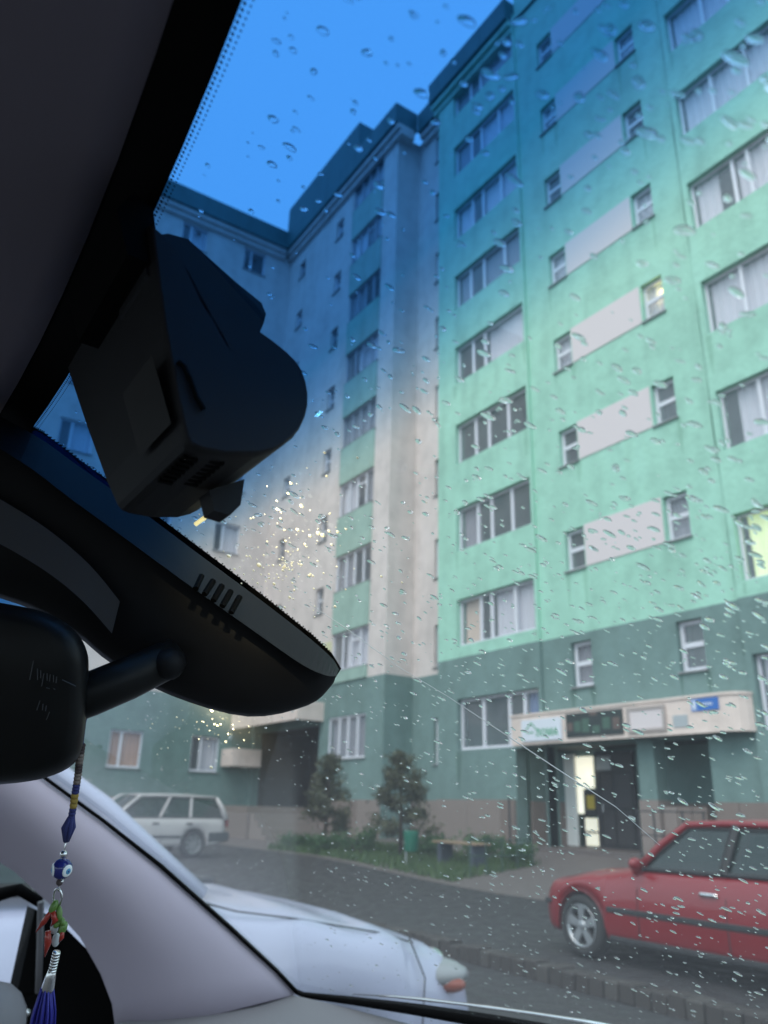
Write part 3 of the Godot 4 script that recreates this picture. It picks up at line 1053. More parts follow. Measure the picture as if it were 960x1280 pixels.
# ------------------------------------------------------------------ cars, built with x forward and y up, standing at y = 0
func wheel(parent: Node3D, x: float, z: float, r: float, out: float, rim_mat: Material, spokes: int) -> void:
	var ax := Vector3(0, 0, out)
	var c := Vector3(x, r, z)
	var t := Shape.new()
	t.smooth(true)
	t.lathe(c, ax, [[-0.19, r * 0.66], [-0.19, r * 0.9], [-0.15, r * 0.985], [-0.09, r], [-0.04, r * 0.985], [0.0, r * 0.92], [0.012, r * 0.80], [0.004, r * 0.67], [-0.02, r * 0.64]], 36, false)
	var w := part("wheel", t, M.tyre, parent, true)
	var rim := Shape.new()
	rim.smooth(true)
	rim.lathe(c, ax, [[-0.15, r * 0.60], [-0.02, r * 0.645], [0.006, r * 0.665], [0.006, r * 0.62], [-0.03, r * 0.58]], 36, false)
	var hub := Shape.new()
	hub.lathe(c, ax, [[-0.10, 0.03], [-0.012, r * 0.17], [0.0, r * 0.13], [0.004, 0.01]], 20)
	part("rim", rim, rim_mat, w, true)
	part("hub", hub, rim_mat, w, true)
	var disc := Shape.new()
	disc.lathe(c, ax, [[-0.10, 0.02], [-0.10, r * 0.60], [-0.11, r * 0.60], [-0.11, 0.02]], 28)
	part("brake_disc", disc, M.trim_black, w, true)
	for i in spokes:
		var a := TAU * i / spokes + 0.3
		var d := Vector3(cos(a), sin(a), 0)
		var n := Vector3(-sin(a), cos(a), 0)
		var s := Shape.new()
		var wd := r * 0.60 * (0.62 if spokes <= 6 else 0.34) / 2.4
		for q in [[0.10, 0.62]]:
			var p0: Vector3 = c + d * r * q[0] + ax * -0.008
			var p1: Vector3 = c + d * r * q[1] + ax * -0.004
			s.loft([[p0 - n * wd * 0.7, p0 + n * wd * 0.7, p0 + n * wd * 0.7 - ax * 0.04, p0 - n * wd * 0.7 - ax * 0.04], [p1 - n * wd, p1 + n * wd, p1 + n * wd - ax * 0.04, p1 - n * wd - ax * 0.04]])
		part("spoke", s, rim_mat, w, true)

# spec: len half width etc.; see below
func car_body(c: Node3D, k: Dictionary, paint: Material) -> void:
	var w: float = k.w
	var xs := []
	var x0: float = k.tail
	var x1: float = k.nose
	var n := 110
	for i in n + 1:
		xs.append(lerpf(x0, x1, float(i) / n))
	for wx in k.axles:
		for i in 25:
			xs.append(wx + k.arch * cos(PI * i / 24.0))
	xs.sort()
	var prof := func(list: Array, x: float) -> float:
		for i in list.size() - 1:
			if x <= list[i + 1][0]:
				var t := clampf((x - list[i][0]) / maxf(1e-4, list[i + 1][0] - list[i][0]), 0, 1)
				return lerpf(list[i][1], list[i + 1][1], t * t * (3 - 2 * t) if k.get("ease", true) else t)
		return list[-1][1]
	var body := Shape.new()
	body.smooth(true)
	var rings := []
	for x in xs:
		var top: float = prof.call(k.top, x)
		var sho: float = minf(prof.call(k.shoulder, x), top - 0.008)
		var yb: float = prof.call(k.sill, x)
		for wx in k.axles:
			var q: float = k.arch * k.arch - (x - wx) * (x - wx)
			if q > 0:
				yb = maxf(yb, minf(k.wr + sqrt(q) * 1.0, sho - 0.06))
		# plan: rounded nose and tail
		var e := 1.0
		var a: float = (x1 - x) / k.round_nose
		var b2: float = (x - x0) / k.round_tail
		if a < 1: e = minf(e, 0.60 + 0.40 * sqrt(maxf(0.0, 1 - (1 - a) * (1 - a))))
		if b2 < 1: e = minf(e, 0.66 + 0.34 * sqrt(maxf(0.0, 1 - (1 - b2) * (1 - b2))))
		var hw := w * e
		var half := [Vector2(0, yb), Vector2(hw * 0.955, yb), Vector2(hw * 0.985, lerpf(yb, sho, 0.12)), Vector2(hw * 1.0, lerpf(yb, sho, 0.45)), Vector2(hw * 0.995, lerpf(yb, sho, 0.75)), Vector2(hw * 0.965, lerpf(yb, sho, 0.95)), Vector2(hw * 0.925, sho + 0.012),
			Vector2(hw * 0.78, lerpf(sho, top, 0.55) + 0.006), Vector2(hw * 0.45, top - 0.004), Vector2(0, top)]
		var r := []
		for p in half:
			r.append(Vector3(x, p.y, p.x))
		for i in range(half.size() - 2, 0, -1):
			r.append(Vector3(x, half[i].y, -half[i].x))
		rings.append(r)
	body.loft(rings, true)
	part("body", body, paint, c, true)

# posts, roof and glass of the cabin
func car_top(c: Node3D, k: Dictionary, paint: Material, glass: Material) -> void:
	var wb: float = k.w * 0.915    # half width at the belt
	var wr: float = k.w * 0.72     # half width at the roof
	var belt: Array = k.belt       # [xA, yA, xC, yC]
	var rf: Array = k.roof         # [x front, x rear, y]
	var A := Vector3(belt[0], belt[1], 0)
	var C := Vector3(belt[2], belt[3], 0)
	# roof skin
	var r := Shape.new()
	r.smooth(true)
	var rings := []
	for i in 13:
		var t := i / 12.0
		var x := lerpf(rf[1], rf[0], t)
		var y: float = rf[2] - 0.035 * pow(absf(t * 2 - 1.0), 2.5)
		var ring := []
		for j in 13:
			var u := j / 6.0 - 1.0
			ring.append(Vector3(x, y - 0.055 * pow(absf(u), 3.0), u * wr))
		for j in 13:
			var u := 1.0 - j / 6.0
			ring.append(Vector3(x, y - 0.03 - 0.055 * pow(absf(u), 3.0), u * (wr - 0.02)))
		rings.append(ring)
	r.loft(rings, true)
	part("roof", r, paint, c, true)
	var ye: float = rf[2] - 0.075
	for s in [-1.0, 1.0]:
		var aB := Vector3(belt[0], belt[1], s * wb)
		var aT := Vector3(rf[0], ye, s * wr)
		var cB := Vector3(belt[2], belt[3], s * wb)
		var cT := Vector3(rf[1], ye, s * wr)
		var p := Shape.new()
		p.smooth(true)
		p.tube([aB - Vector3(-0.05, 0.05, 0), aB.lerp(aT, 0.5) + Vector3(0.015, 0.015, s * 0.01), aT, aT.lerp(cT, 0.33) + Vector3(0, 0.02, 0), aT.lerp(cT, 0.66) + Vector3(0, 0.02, 0), cT], [0.055, 0.04, 0.036, 0.034, 0.034, 0.04], 8)
		p.tube([cT, cB.lerp(cT, 0.5) + Vector3(-0.015, 0.015, s * 0.01), cB - Vector3(0, 0.05, 0)], [0.042, 0.06, 0.08], 8)
		part("pillar", p, paint, c, true)
		# side glass, split at the posts
		var cuts: Array = [0.0] + k.posts + [1.0]
		for i in cuts.size() - 1:
			var t0: float = cuts[i] + (0.012 if i > 0 else 0.0)
			var t1: float = cuts[i + 1] - (0.012 if i < cuts.size() - 2 else 0.0)
			var g := Shape.new()
			var off := Vector3(0, 0, -s * 0.012)
			g.quad(aB.lerp(cB, t0) + off, aB.lerp(cB, t1) + off, aT.lerp(cT, t1) + off, aT.lerp(cT, t0) + off)
			part("side_window", g, glass, c, true)
		for t in k.posts:
			var q := Shape.new()
			var b0 := aB.lerp(cB, t)
			var t0 := aT.lerp(cT, t)
			q.tube([b0, b0.lerp(t0, 0.5) + Vector3(0, 0, s * 0.006), t0], k.get("post", 0.03), 6)
			part("door_post", q, M.trim_black if k.get("black_posts", true) else paint, c, true)
		# dark rubber round the glass
		var rub := Shape.new()
		rub.tube([aB, cB], 0.022, 6)
		rub.tube([aB.lerp(aT, 0.06) + Vector3(-0.03, 0.0, 0), aT + Vector3(-0.03, -0.03, 0), cT + Vector3(0.02, -0.03, 0)], 0.018, 6)
		part("window_seal", rub, M.trim_black, c, true)
	var ws := Shape.new()
	ws.smooth(true)
	var back := Shape.new()
	back.smooth(true)
	for i in 8:
		var u0 := i / 4.0 - 1.0
		var u1 := (i + 1) / 4.0 - 1.0
		var f := func(u: float, up: bool, front: bool) -> Vector3:
			if front:
				return Vector3(rf[0] + 0.02, ye + 0.03 * (1 - u * u), u * wr) if up else Vector3(belt[0] + 0.10 * (1 - u * u), belt[1], u * wb)
			return Vector3(rf[1] - 0.01, ye + 0.03 * (1 - u * u), u * wr) if up else Vector3(belt[2] - 0.06 * (1 - u * u), belt[3], u * wb)
		ws.quad(f.call(u0, false, true), f.call(u1, false, true), f.call(u1, true, true), f.call(u0, true, true))
		back.quad(f.call(u0, false, false), f.call(u1, false, false), f.call(u1, true, false), f.call(u0, true, false))
	part("windscreen", ws, glass, c, true)
	part("rear_window", back, glass, c, true)
	# seats and a dark floor inside
	var seat := Shape.new()
	for q in [[-0.35, 0.36], [-0.35, -0.36]]:
		for bx in [belt[0] - 1.05, belt[0] - 1.95]:
			seat.cbox(Vector3(bx, belt[1] - 0.05, q[1]), Vector3(0.14, 0.5, 0.44), 0.04)
			seat.cbox(Vector3(bx - 0.03, belt[1] + 0.27, q[1]), Vector3(0.09, 0.16, 0.25), 0.03)
	part("seat", seat, M.trim_black, c, true)

func make_red_car() -> void:
	var c := thing("red_car", "red saloon car passing along the road in front of the entrance", "car", Vector3(-5.20, 0.0, -7.72))
	c.rotation.y = PI
	var k := {"w": 0.86, "tail": -2.42, "nose": 2.03, "axles": [1.33, -1.36], "arch": 0.345, "wr": 0.30, "round_nose": 0.55, "round_tail": 0.5,
		"top": [[-2.42, 0.80], [-2.30, 0.96], [-1.55, 1.0], [-1.0, 0.98], [0.4, 0.96], [0.62, 0.95], [1.2, 0.86], [1.75, 0.76], [1.95, 0.66], [2.03, 0.56]],
		"shoulder": [[-2.42, 0.72], [-2.2, 0.84], [-1.0, 0.875], [0.4, 0.86], [1.2, 0.78], [1.75, 0.69], [2.03, 0.52]],
		"sill": [[-2.42, 0.34], [-2.0, 0.25], [-1.0, 0.22], [1.0, 0.22], [1.8, 0.22], [2.03, 0.30]],
		"belt": [0.56, 0.90, -1.70, 0.93], "roof": [0.06, -1.20, 1.40], "posts": [0.42, 0.80], "post": 0.046}
	car_body(c, k, M.red_paint)
	car_top(c, k, M.red_paint, M.car_glass)
	for s in [-1.0, 1.0]:
		for x in k.axles:
			wheel(c, x, s * 0.84, 0.305, s, M.alloy, 5)
		var tr := Shape.new()
		for q in [[-1.0, 0.96], [-2.25, -1.74], [1.70, 1.86]]:
			tr.cbox(Vector3((q[0] + q[1]) / 2, 0.50, s * (0.858 if q[0] < 1.5 else 0.79)), Vector3(q[1] - q[0], 0.055, 0.03), 0.01, Basis(Vector3.UP, 0.0 if q[0] < 1.5 else -s * 0.55))
		part("side_strip", tr, M.trim_black, c, true)
		var seam := Shape.new()
		for x in [0.56, -0.42]:
			seam.tube([Vector3(x, 0.26, s * 0.853), Vector3(x, 0.5, s * 0.8605), Vector3(x - 0.01, 0.7, s * 0.8575), Vector3(x - 0.02, 0.86, s * 0.80)], 0.0045, 5)
		part("door_seam", seam, M.trim_black, c, true)
		var h := Shape.new()
		h.cbox(Vector3(-0.26, 0.735, s * 0.866), Vector3(0.19, 0.035, 0.03), 0.012)
		part("door_handle", h, M.chrome if s > 0 else M.chrome, c, true)
		var mi := Shape.new()
		mi.smooth(true)
		mi.ball(Vector3(0.50, 0.95, s * 0.91), Vector3(0.05, 0.058, 0.085))
		part("door_mirror", mi, M.red_paint, c, true)
		var hl := Shape.new()
		hl.cbox(Vector3(1.955, 0.62, s * 0.42), Vector3(0.06, 0.12, 0.26), 0.02, Basis(Vector3.UP, -s * 0.2))
		part("headlight", hl, M.lamp_clear, c, true)
		var tl := Shape.new()
		tl.cbox(Vector3(-2.37, 0.78, s * 0.60), Vector3(0.08, 0.14, 0.30), 0.02, Basis(Vector3.UP, s * 0.4))
		part("tail_light", tl, M.lamp_red, c, true)
		var rk := Shape.new()
		rk.cbox(Vector3(0.0, 0.235, s * 0.835), Vector3(1.9, 0.06, 0.05), 0.015)
		part("sill_trim", rk, M.trim_black, c, true)
		var lip := Shape.new()
		for x in k.axles:
			var arc := []
			for i in 15:
				var a := PI * (0.02 + 0.96 * i / 14.0)
				arc.append(Vector3(x + 0.345 * cos(a), 0.30 + 0.345 * sin(a), s * (0.848 - (0.02 if x > 1.0 and cos(a) > 0.3 else 0.0))))
			lip.tube(arc, 0.009, 5)
		part("arch_lip", lip, M.red_paint, c, true)
	var bp := Shape.new()
	bp.cbox(Vector3(1.99, 0.47, 0), Vector3(0.12, 0.07, 1.0), 0.02)
	part("bumper_strip", bp, M.trim_black, c, true)
	var gr := Shape.new()
	gr.cbox(Vector3(2.0, 0.63, 0), Vector3(0.05, 0.13, 0.5), 0.02)
	part("grille", gr, M.trim_black, c, true)

func make_estate() -> void:
	var c := thing("white_estate_car", "white estate car with dark bumper parked along the side wing", "car", Vector3(-19.75, 0.2, -6.2))
	c.rotation.y = -PI / 2 + 0.10      # its front points away from the entrance side
	var k := {"w": 0.84, "tail": -2.02, "nose": 2.2, "axles": [1.45, -1.12], "arch": 0.34, "wr": 0.29, "round_nose": 0.45, "round_tail": 0.25,
		"top": [[-2.02, 0.84], [-1.9, 0.93], [-1.0, 0.93], [0.7, 0.92], [0.9, 0.91], [1.5, 0.85], [2.0, 0.78], [2.2, 0.62]],
		"shoulder": [[-2.02, 0.78], [-1.8, 0.85], [0.7, 0.84], [1.5, 0.78], [2.0, 0.70], [2.2, 0.58]],
		"sill": [[-2.02, 0.36], [-1.6, 0.26], [1.6, 0.24], [2.2, 0.34]],
		"belt": [0.80, 0.86, -1.93, 0.88], "roof": [0.22, -1.72, 1.40], "posts": [0.38, 0.66], "post": 0.034, "black_posts": false}
	car_body(c, k, M.old_white_paint)
	car_top(c, k, M.old_white_paint, M.car_glass)
	for s in [-1.0, 1.0]:
		for x in k.axles:
			wheel(c, x, s * 0.82, 0.295, s, M.dull_rim, 8)
		var tr := Shape.new()
		tr.cbox(Vector3(0.15, 0.46, s * 0.838), Vector3(1.85, 0.06, 0.03), 0.01)
		tr.cbox(Vector3(-1.72, 0.46, s * 0.82), Vector3(0.52, 0.22, 0.05), 0.02)
		part("side_strip", tr, M.bumper_grey, c, true)
		var seam := Shape.new()
		for x in [0.72, -0.28, -1.1]:
			seam.tube([Vector3(x, 0.28, s * 0.832), Vector3(x, 0.5, s * 0.841), Vector3(x, 0.84, s * 0.79)], 0.005, 5)
		part("door_seam", seam, M.trim_black, c, true)
		var h := Shape.new()
		for x in [-0.12, -0.95]:
			h.cbox(Vector3(x, 0.74, s * 0.845), Vector3(0.16, 0.035, 0.03), 0.01)
		part("door_handle", h, M.trim_black, c, true)
		var tl := Shape.new()
		tl.cbox(Vector3(-1.99, 0.78, s * 0.70), Vector3(0.06, 0.22, 0.16), 0.02)
		part("tail_light", tl, M.lamp_red, c, true)
		var hl := Shape.new()
		hl.cbox(Vector3(2.12, 0.66, s * 0.55), Vector3(0.08, 0.14, 0.32), 0.02)
		part("headlight", hl, M.lamp_clear, c, true)
	var bp := Shape.new()
	bp.cbox(Vector3(-2.03, 0.46, 0), Vector3(0.12, 0.2, 1.5), 0.03)
	bp.cbox(Vector3(2.16, 0.46, 0), Vector3(0.12, 0.18, 1.1), 0.03)
	part("bumper", bp, M.bumper_grey, c, true)

func make_neighbour() -> void:
	var c := thing("white_car", "wet white car parked close beside the viewer's car with amber-cornered headlight", "car", Vector3(-3.72, 0.0, -0.1))
	c.rotation.y = PI / 2       # faces the building
	var k := {"w": 0.92, "tail": -2.1, "nose": 2.46, "axles": [1.55, -1.15], "arch": 0.38, "wr": 0.33, "round_nose": 0.95, "round_tail": 0.3,
		"top": [[-2.1, 0.95], [-1.9, 1.12], [0.8, 1.14], [1.0, 1.12], [1.4, 1.06], [1.8, 0.985], [2.15, 0.89], [2.34, 0.80], [2.46, 0.62]],
		"shoulder": [[-2.1, 0.9], [-1.8, 1.04], [0.8, 1.06], [1.4, 1.0], [1.8, 0.93], [2.15, 0.83], [2.34, 0.73], [2.46, 0.56]],
		"sill": [[-2.1, 0.4], [-1.6, 0.30], [1.6, 0.28], [2.46, 0.34]],
		"belt": [1.0, 1.13, -1.95, 1.14], "roof": [0.38, -1.75, 1.67], "posts": [0.36, 0.68], "post": 0.04}
	car_body(c, k, M.white_paint)
	car_top(c, k, M.white_paint, M.car_glass)
	for s in [-1.0, 1.0]:
		for x in k.axles:
			wheel(c, x, s * 0.90, 0.335, s, M.alloy, 10)
		var mi := Shape.new()
		mi.smooth(true)
		mi.ball(Vector3(0.72, 1.14, s * 1.02), Vector3(0.07, 0.09, 0.13))
		part("door_mirror", mi, M.white_paint, c, true)
		var hl := Shape.new()
		hl.smooth(true)
		hl.ball(Vector3(2.14, 0.765, s * 0.68), Vector3(0.20, 0.062, 0.135), Basis(Vector3.UP, -s * 0.75))
		part("headlight", hl, M.lamp_clear, c, true)
		var am := Shape.new()
		am.smooth(true)
		am.ball(Vector3(2.19, 0.735, s * 0.795), Vector3(0.075, 0.034, 0.045), Basis(Vector3.UP, -s * 0.9))
		part("indicator", am, M.lamp_amber, c, true)
		var seam := Shape.new()
		seam.tube([Vector3(2.05, 0.885, s * 0.74), Vector3(1.8, 0.948, s * 0.83), Vector3(1.4, 1.017, s * 0.852), Vector3(1.2, 1.045, s * 0.856), Vector3(1.02, 1.09, s * 0.86)], 0.0035, 5)
		part("bonnet_seam", seam, M.trim_black, c, true)
		var gap := Shape.new()
		gap.tube([Vector3(1.98, 0.62, s * 0.905), Vector3(2.02, 0.78, s * 0.865), Vector3(1.96, 0.93, s * 0.83)], 0.0035, 5)
		gap.tube([Vector3(0.98, 0.45, s * 0.918), Vector3(1.0, 0.8, s * 0.92), Vector3(0.97, 1.04, s * 0.885)], 0.004, 5)
		part("door_seam", gap, M.trim_black, c, true)
		var bowl := Shape.new()
		bowl.smooth(true)
		bowl.ball(Vector3(2.24, 0.78, s * 0.62), Vector3(0.05, 0.06, 0.075))
		part("lamp_bowl", bowl, M.chrome, c, true)
	var cw := Shape.new()
	cw.cbox(Vector3(1.08, 1.135, 0), Vector3(0.16, 0.02, 1.45), 0.006)
	part("cowl", cw, M.trim_black, c, true)
	var wi := Shape.new()
	wi.tube([Vector3(1.1, 1.16, -0.6), Vector3(0.98, 1.19, 0.1)], 0.008, 6)
	wi.tube([Vector3(1.1, 1.16, 0.0), Vector3(0.98, 1.19, 0.7)], 0.008, 6)
	part("wiper", wi, M.trim_black, c, true)

# ------------------------------------------------------------------ planting and street furniture
func tuft_mesh(points: Array, size: float, dark: Color, light: Color, droop := 0.3) -> ArrayMesh:
	var st := SurfaceTool.new()
	st.begin(Mesh.PRIMITIVE_TRIANGLES)
	st.set_smooth_group(-1)
	for p in points:
		var c := dark.lerp(light, rng.randf() * rng.randf() + 0.25 * rng.randf())
		for q in 2:
			var d := Vector3(rng.randfn(), rng.randfn() * 0.8 - droop + 0.5, rng.randfn()).normalized()
			var w := d.cross(Vector3(rng.randfn(), rng.randfn(), rng.randfn())).normalized()
			var l := size * rng.randf_range(0.6, 1.4)
			st.set_color(c)
			st.add_vertex(p - w * l * 0.22)
			st.set_color(c)
			st.add_vertex(p + d * l)
			st.set_color(c)
			st.add_vertex(p + w * l * 0.22)
	st.generate_normals()
	return st.commit()

func conifer(label: String, base: Vector3, h: float, wid: float, lean: float) -> void:
	var t := thing("conifer_tree", label, "tree", base, "young conifers in the planted strip")
	var tr := Shape.new()
	tr.smooth(true)
	tr.tube([Vector3(0, -0.05, 0), Vector3(0.02, h * 0.3, 0.01), Vector3(lean, h * 0.7, 0), Vector3(lean * 1.3, h * 0.95, 0)], [0.055, 0.045, 0.025, 0.008], 8)
	var limbs := []
	for i in 34:
		var y := h * rng.randf_range(0.14, 0.9)
		var a := rng.randf() * TAU
		var r := wid * 0.5 * (1.0 - 0.96 * pow(y / h, 0.85)) * 1.12 * rng.randf_range(0.6, 1.05) + 0.05
		var o := Vector3(lean * y / h, y, 0)
		var e := o + Vector3(cos(a) * r, rng.randf_range(0.05, 0.25), sin(a) * r)
		tr.tube([o, o.lerp(e, 0.5) + Vector3(0, -0.03, 0), e], [0.012, 0.008, 0.003], 5)
		limbs.append([o, e])
	part("trunk", tr, M.bark, t, true)
	var pts := []
	for l in limbs:
		for j in 105:
			var q: float = sqrt(rng.randf())
			pts.append(l[0].lerp(l[1], 0.25 + 0.8 * q) + Vector3(rng.randfn(), rng.randfn(), rng.randfn()) * 0.055 * (0.6 + q))
	for j in 260:
		var y := h * rng.randf_range(0.75, 1.0)
		pts.append(Vector3(lean * y / h, y, 0) + Vector3(rng.randfn(), 0, rng.randfn()) * 0.05)
	add_mesh("crown", tuft_mesh(pts, 0.085, Color(0.055, 0.06, 0.038), Color(0.15, 0.15, 0.09)), M.conifer_leaf, t)

func shrub(label: String, base: Vector3, size: Vector3, n: int) -> void:
	var t := thing("shrub", label, "shrub", base, "low shrubs in the planted strip")
	var stem := Shape.new()
	var pts := []
	for i in 14:
		var a := rng.randf() * TAU
		var e := Vector3(cos(a) * size.x * rng.randf_range(0.2, 0.5), size.y * rng.randf_range(0.5, 0.95), sin(a) * size.z * rng.randf_range(0.2, 0.5))
		stem.tube([Vector3(0, -0.03, 0), e * 0.5 + Vector3(0, 0.05, 0), e], [0.012, 0.008, 0.003], 5)
		for j in n / 14:
			pts.append(e * rng.randf_range(0.45, 1.05) + Vector3(rng.randfn() * size.x, rng.randfn() * size.y, rng.randfn() * size.z) * 0.11)
	part("stem", stem, M.bark, t, true)
	add_mesh("foliage", tuft_mesh(pts, 0.075, Color(0.03, 0.075, 0.03), Color(0.08, 0.18, 0.065)), M.conifer_leaf, t)

func make_planting() -> void:
	conifer("slim young conifer with a bare lower trunk, left of the pair", Vector3(-18.84, 0.37, -10.8), 2.3, 1.7, 0.05)
	conifer("broader dark conifer behind the green bin, right of the pair", Vector3(-15.86, 0.36, -11.06), 2.3, 2.1, -0.04)
	var spots := [[-19.6, 10.4, 0.8, 0.45, "shrub at the far left of the planted strip"], [-18.0, 10.3, 0.9, 0.5, "shrub between the slim conifer and the next shrub"], [-16.9, 10.6, 0.9, 0.8, "tallest shrub just left of the broad conifer"],
		[-15.2, 11.4, 0.8, 0.6, "shrub behind the green bin"], [-14.0, 11.9, 1.0, 0.62, "shrub behind the bench seat"], [-13.0, 12.0, 0.8, 0.5, "shrub at the right end of the bench"]]
	for q in spots:
		shrub("dark green leafy " + q[4], Vector3(q[0], gh(q[0], q[1]), -q[1]), Vector3(q[2], q[3] * 0.85, q[2]), 700)
	# grass of the strip
	var st := SurfaceTool.new()
	st.begin(Mesh.PRIMITIVE_TRIANGLES)
	st.set_smooth_group(-1)
	for i in 9000:
		var s := rng.randf_range(-20.5, -12.6)
		var d := rng.randf_range(9.95, 12.3)
		if d > 12.3 - 0.2 * absf(sin(s * 3.0)):
			continue
		var p := Vector3(s, gh(s, d), -d)
		var c := Color(0.04, 0.085, 0.03).lerp(Color(0.10, 0.16, 0.065), rng.randf())
		var h := rng.randf_range(0.05, 0.20)
		var w := Vector3(rng.randf_range(-1, 1), 0, rng.randf_range(-1, 1)).normalized() * 0.018
		var tip := p + Vector3(rng.randfn() * 0.04, h, rng.randfn() * 0.04)
		for v in [p - w, tip, p + w]:
			st.set_color(c)
			st.add_vertex(v)
	st.generate_normals()
	tag(add_mesh("grass", st.commit(), M.grass_green), "rough grass in the planted strip before the wing", "grass", "", "stuff")
	# bench
	var b := thing("park_bench", "bench with a pale wooden seat before the shrubs", "bench", Vector3(-13.75, gh(-13.75, 11.1), -11.1))
	for i in 3:
		var s := Shape.new()
		s.cbox(Vector3(0, 0.46, -0.14 + 0.14 * i), Vector3(1.45, 0.045, 0.12), 0.008)
		part("seat_plank", s, M.bench_wood, b, true)
	for x in [-0.52, 0.52]:
		var s := Shape.new()
		s.cbox(Vector3(x, 0.2, 0), Vector3(0.12, 0.46, 0.34), 0.015)
		part("leg", s, M.bench_leg, b, true)
	# bin on a post
	var g := gh(-14.6, 10.4)
	var n := thing("litter_bin", "green litter bin on a pale post beside the broad conifer", "bin", Vector3(-14.6, g, -10.4))
	var s := Shape.new()
	s.smooth(true)
	s.lathe(Vector3(0.08, 0.30, 0), Vector3.UP, [[0.0, 0.13], [0.02, 0.145], [0.38, 0.16], [0.40, 0.165], [0.40, 0.15], [0.05, 0.13]], 20)
	part("bucket", s, M.bin_green, n, true)
	s = Shape.new()
	s.tube([Vector3(-0.10, -0.05, 0), Vector3(-0.10, 0.72, 0)], 0.02, 8)
	part("post", s, M.plate_grey, n, true)
	# low railing at the edge of the beds
	var f := thing("low_fence", "low dark green rail fence at the right end of the planted strip", "fence", Vector3(-12.6, gh(-12.6, 11.2), -11.2))
	for i in 5:
		s = Shape.new()
		s.tube([Vector3(0, -0.05, 0.8 - 0.4 * i), Vector3(0, 0.62, 0.8 - 0.4 * i)], 0.016, 6)
		part("post", s, M.fence_green, f, true)
	for y in [0.3, 0.58]:
		s = Shape.new()
		s.tube([Vector3(0, y, 0.84), Vector3(0, y, -0.84)], 0.013, 6)
		part("rail", s, M.fence_green, f, true)
	# handrail beside the dark opening under the porch
	var r := thing("handrail", "dark steel handrail beside the porch column", "railing", Vector3(-10.4, 0.55, -13.3))
	for x in [-0.55, -0.2, 0.45, 0.9]:
		s = Shape.new()
		s.tube([Vector3(x, 0.0, 0), Vector3(x, 0.95, 0)], 0.02, 6)
		part("post", s, M.rail_steel, r, true)
	for y in [0.5, 0.93]:
		s = Shape.new()
		s.tube([Vector3(-0.6, y, 0), Vector3(0.95, y, 0)], 0.016, 6)
		part("rail", s, M.rail_steel, r, true)
	var pole := thing("steel_post", "thin dark post standing on the pavement before the plinth", "post", Vector3(-15.0, 0.6, -13.6))
	s = Shape.new()
	s.tube([Vector3(0, -0.05, 0), Vector3(0, 1.1, 0)], 0.025, 8)
	part("tube", s, M.rail_steel, pole, true)
	s = Shape.new()
	s.smooth(true)
	s.ball(Vector3(0, 1.11, 0), Vector3(0.03, 0.02, 0.03))
	part("cap", s, M.rail_steel, pole, true)

# ------------------------------------------------------------------ the viewer's own car
const GLASS_MID := -0.35    # middle of the screen across the car

# the screen's surface: from height above the eye and place across, its z
func screen(x: float, y: float) -> Vector3:
	var u := (x - GLASS_MID) / 0.65
	return EYE + Vector3(x, y, (y - 0.173) / 0.72 - 0.10 + 0.10 * u * u)

func screen_normal(x: float, y: float) -> Vector3:
	var e := 0.004
	var n := (screen(x + e, y) - screen(x - e, y)).cross(screen(x, y + e) - screen(x, y - e)).normalized()
	return n if n.z < 0 else -n      # outward

# where a line of sight meets the screen
func hit(px: float, py: float) -> Vector3:
	var r := sight(px, py)
	var lo := 0.02
	var hi := 2.5
	var f := func(k: float) -> float:
		var q := r * k
		return q.z - (screen(q.x, q.y).z)
	if f.call(lo) * f.call(hi) > 0:
		return Vector3.INF
	for i in 40:
		var m := (lo + hi) / 2
		if f.call(lo) * f.call(m) <= 0: hi = m
		else: lo = m
	return EYE + r * lo

# rows of numbers, with smooth rows put in between
func between(rows: Array, n: int, closed := false) -> Array:
	var o := []
	var m := rows.size()
	for i in (m if closed else m - 1):
		var a: Array = rows[(i - 1 + m) % m] if closed else rows[maxi(i - 1, 0)]
		var b: Array = rows[i]
		var c: Array = rows[(i + 1) % m]
		var d: Array = rows[(i + 2) % m] if closed else rows[mini(i + 2, m - 1)]
		for k in n:
			var t := float(k) / n
			var r := []
			for j in b.size():
				r.append(cubic_interpolate(b[j], c[j], a[j], d[j], t))
			o.append(r)
	if not closed:
		o.append(rows[m - 1])
	return o

func line(px: Array) -> Array:
	var o := []
	for p in px:
		o.append(at(p[0], p[1], p[2]))
	return o

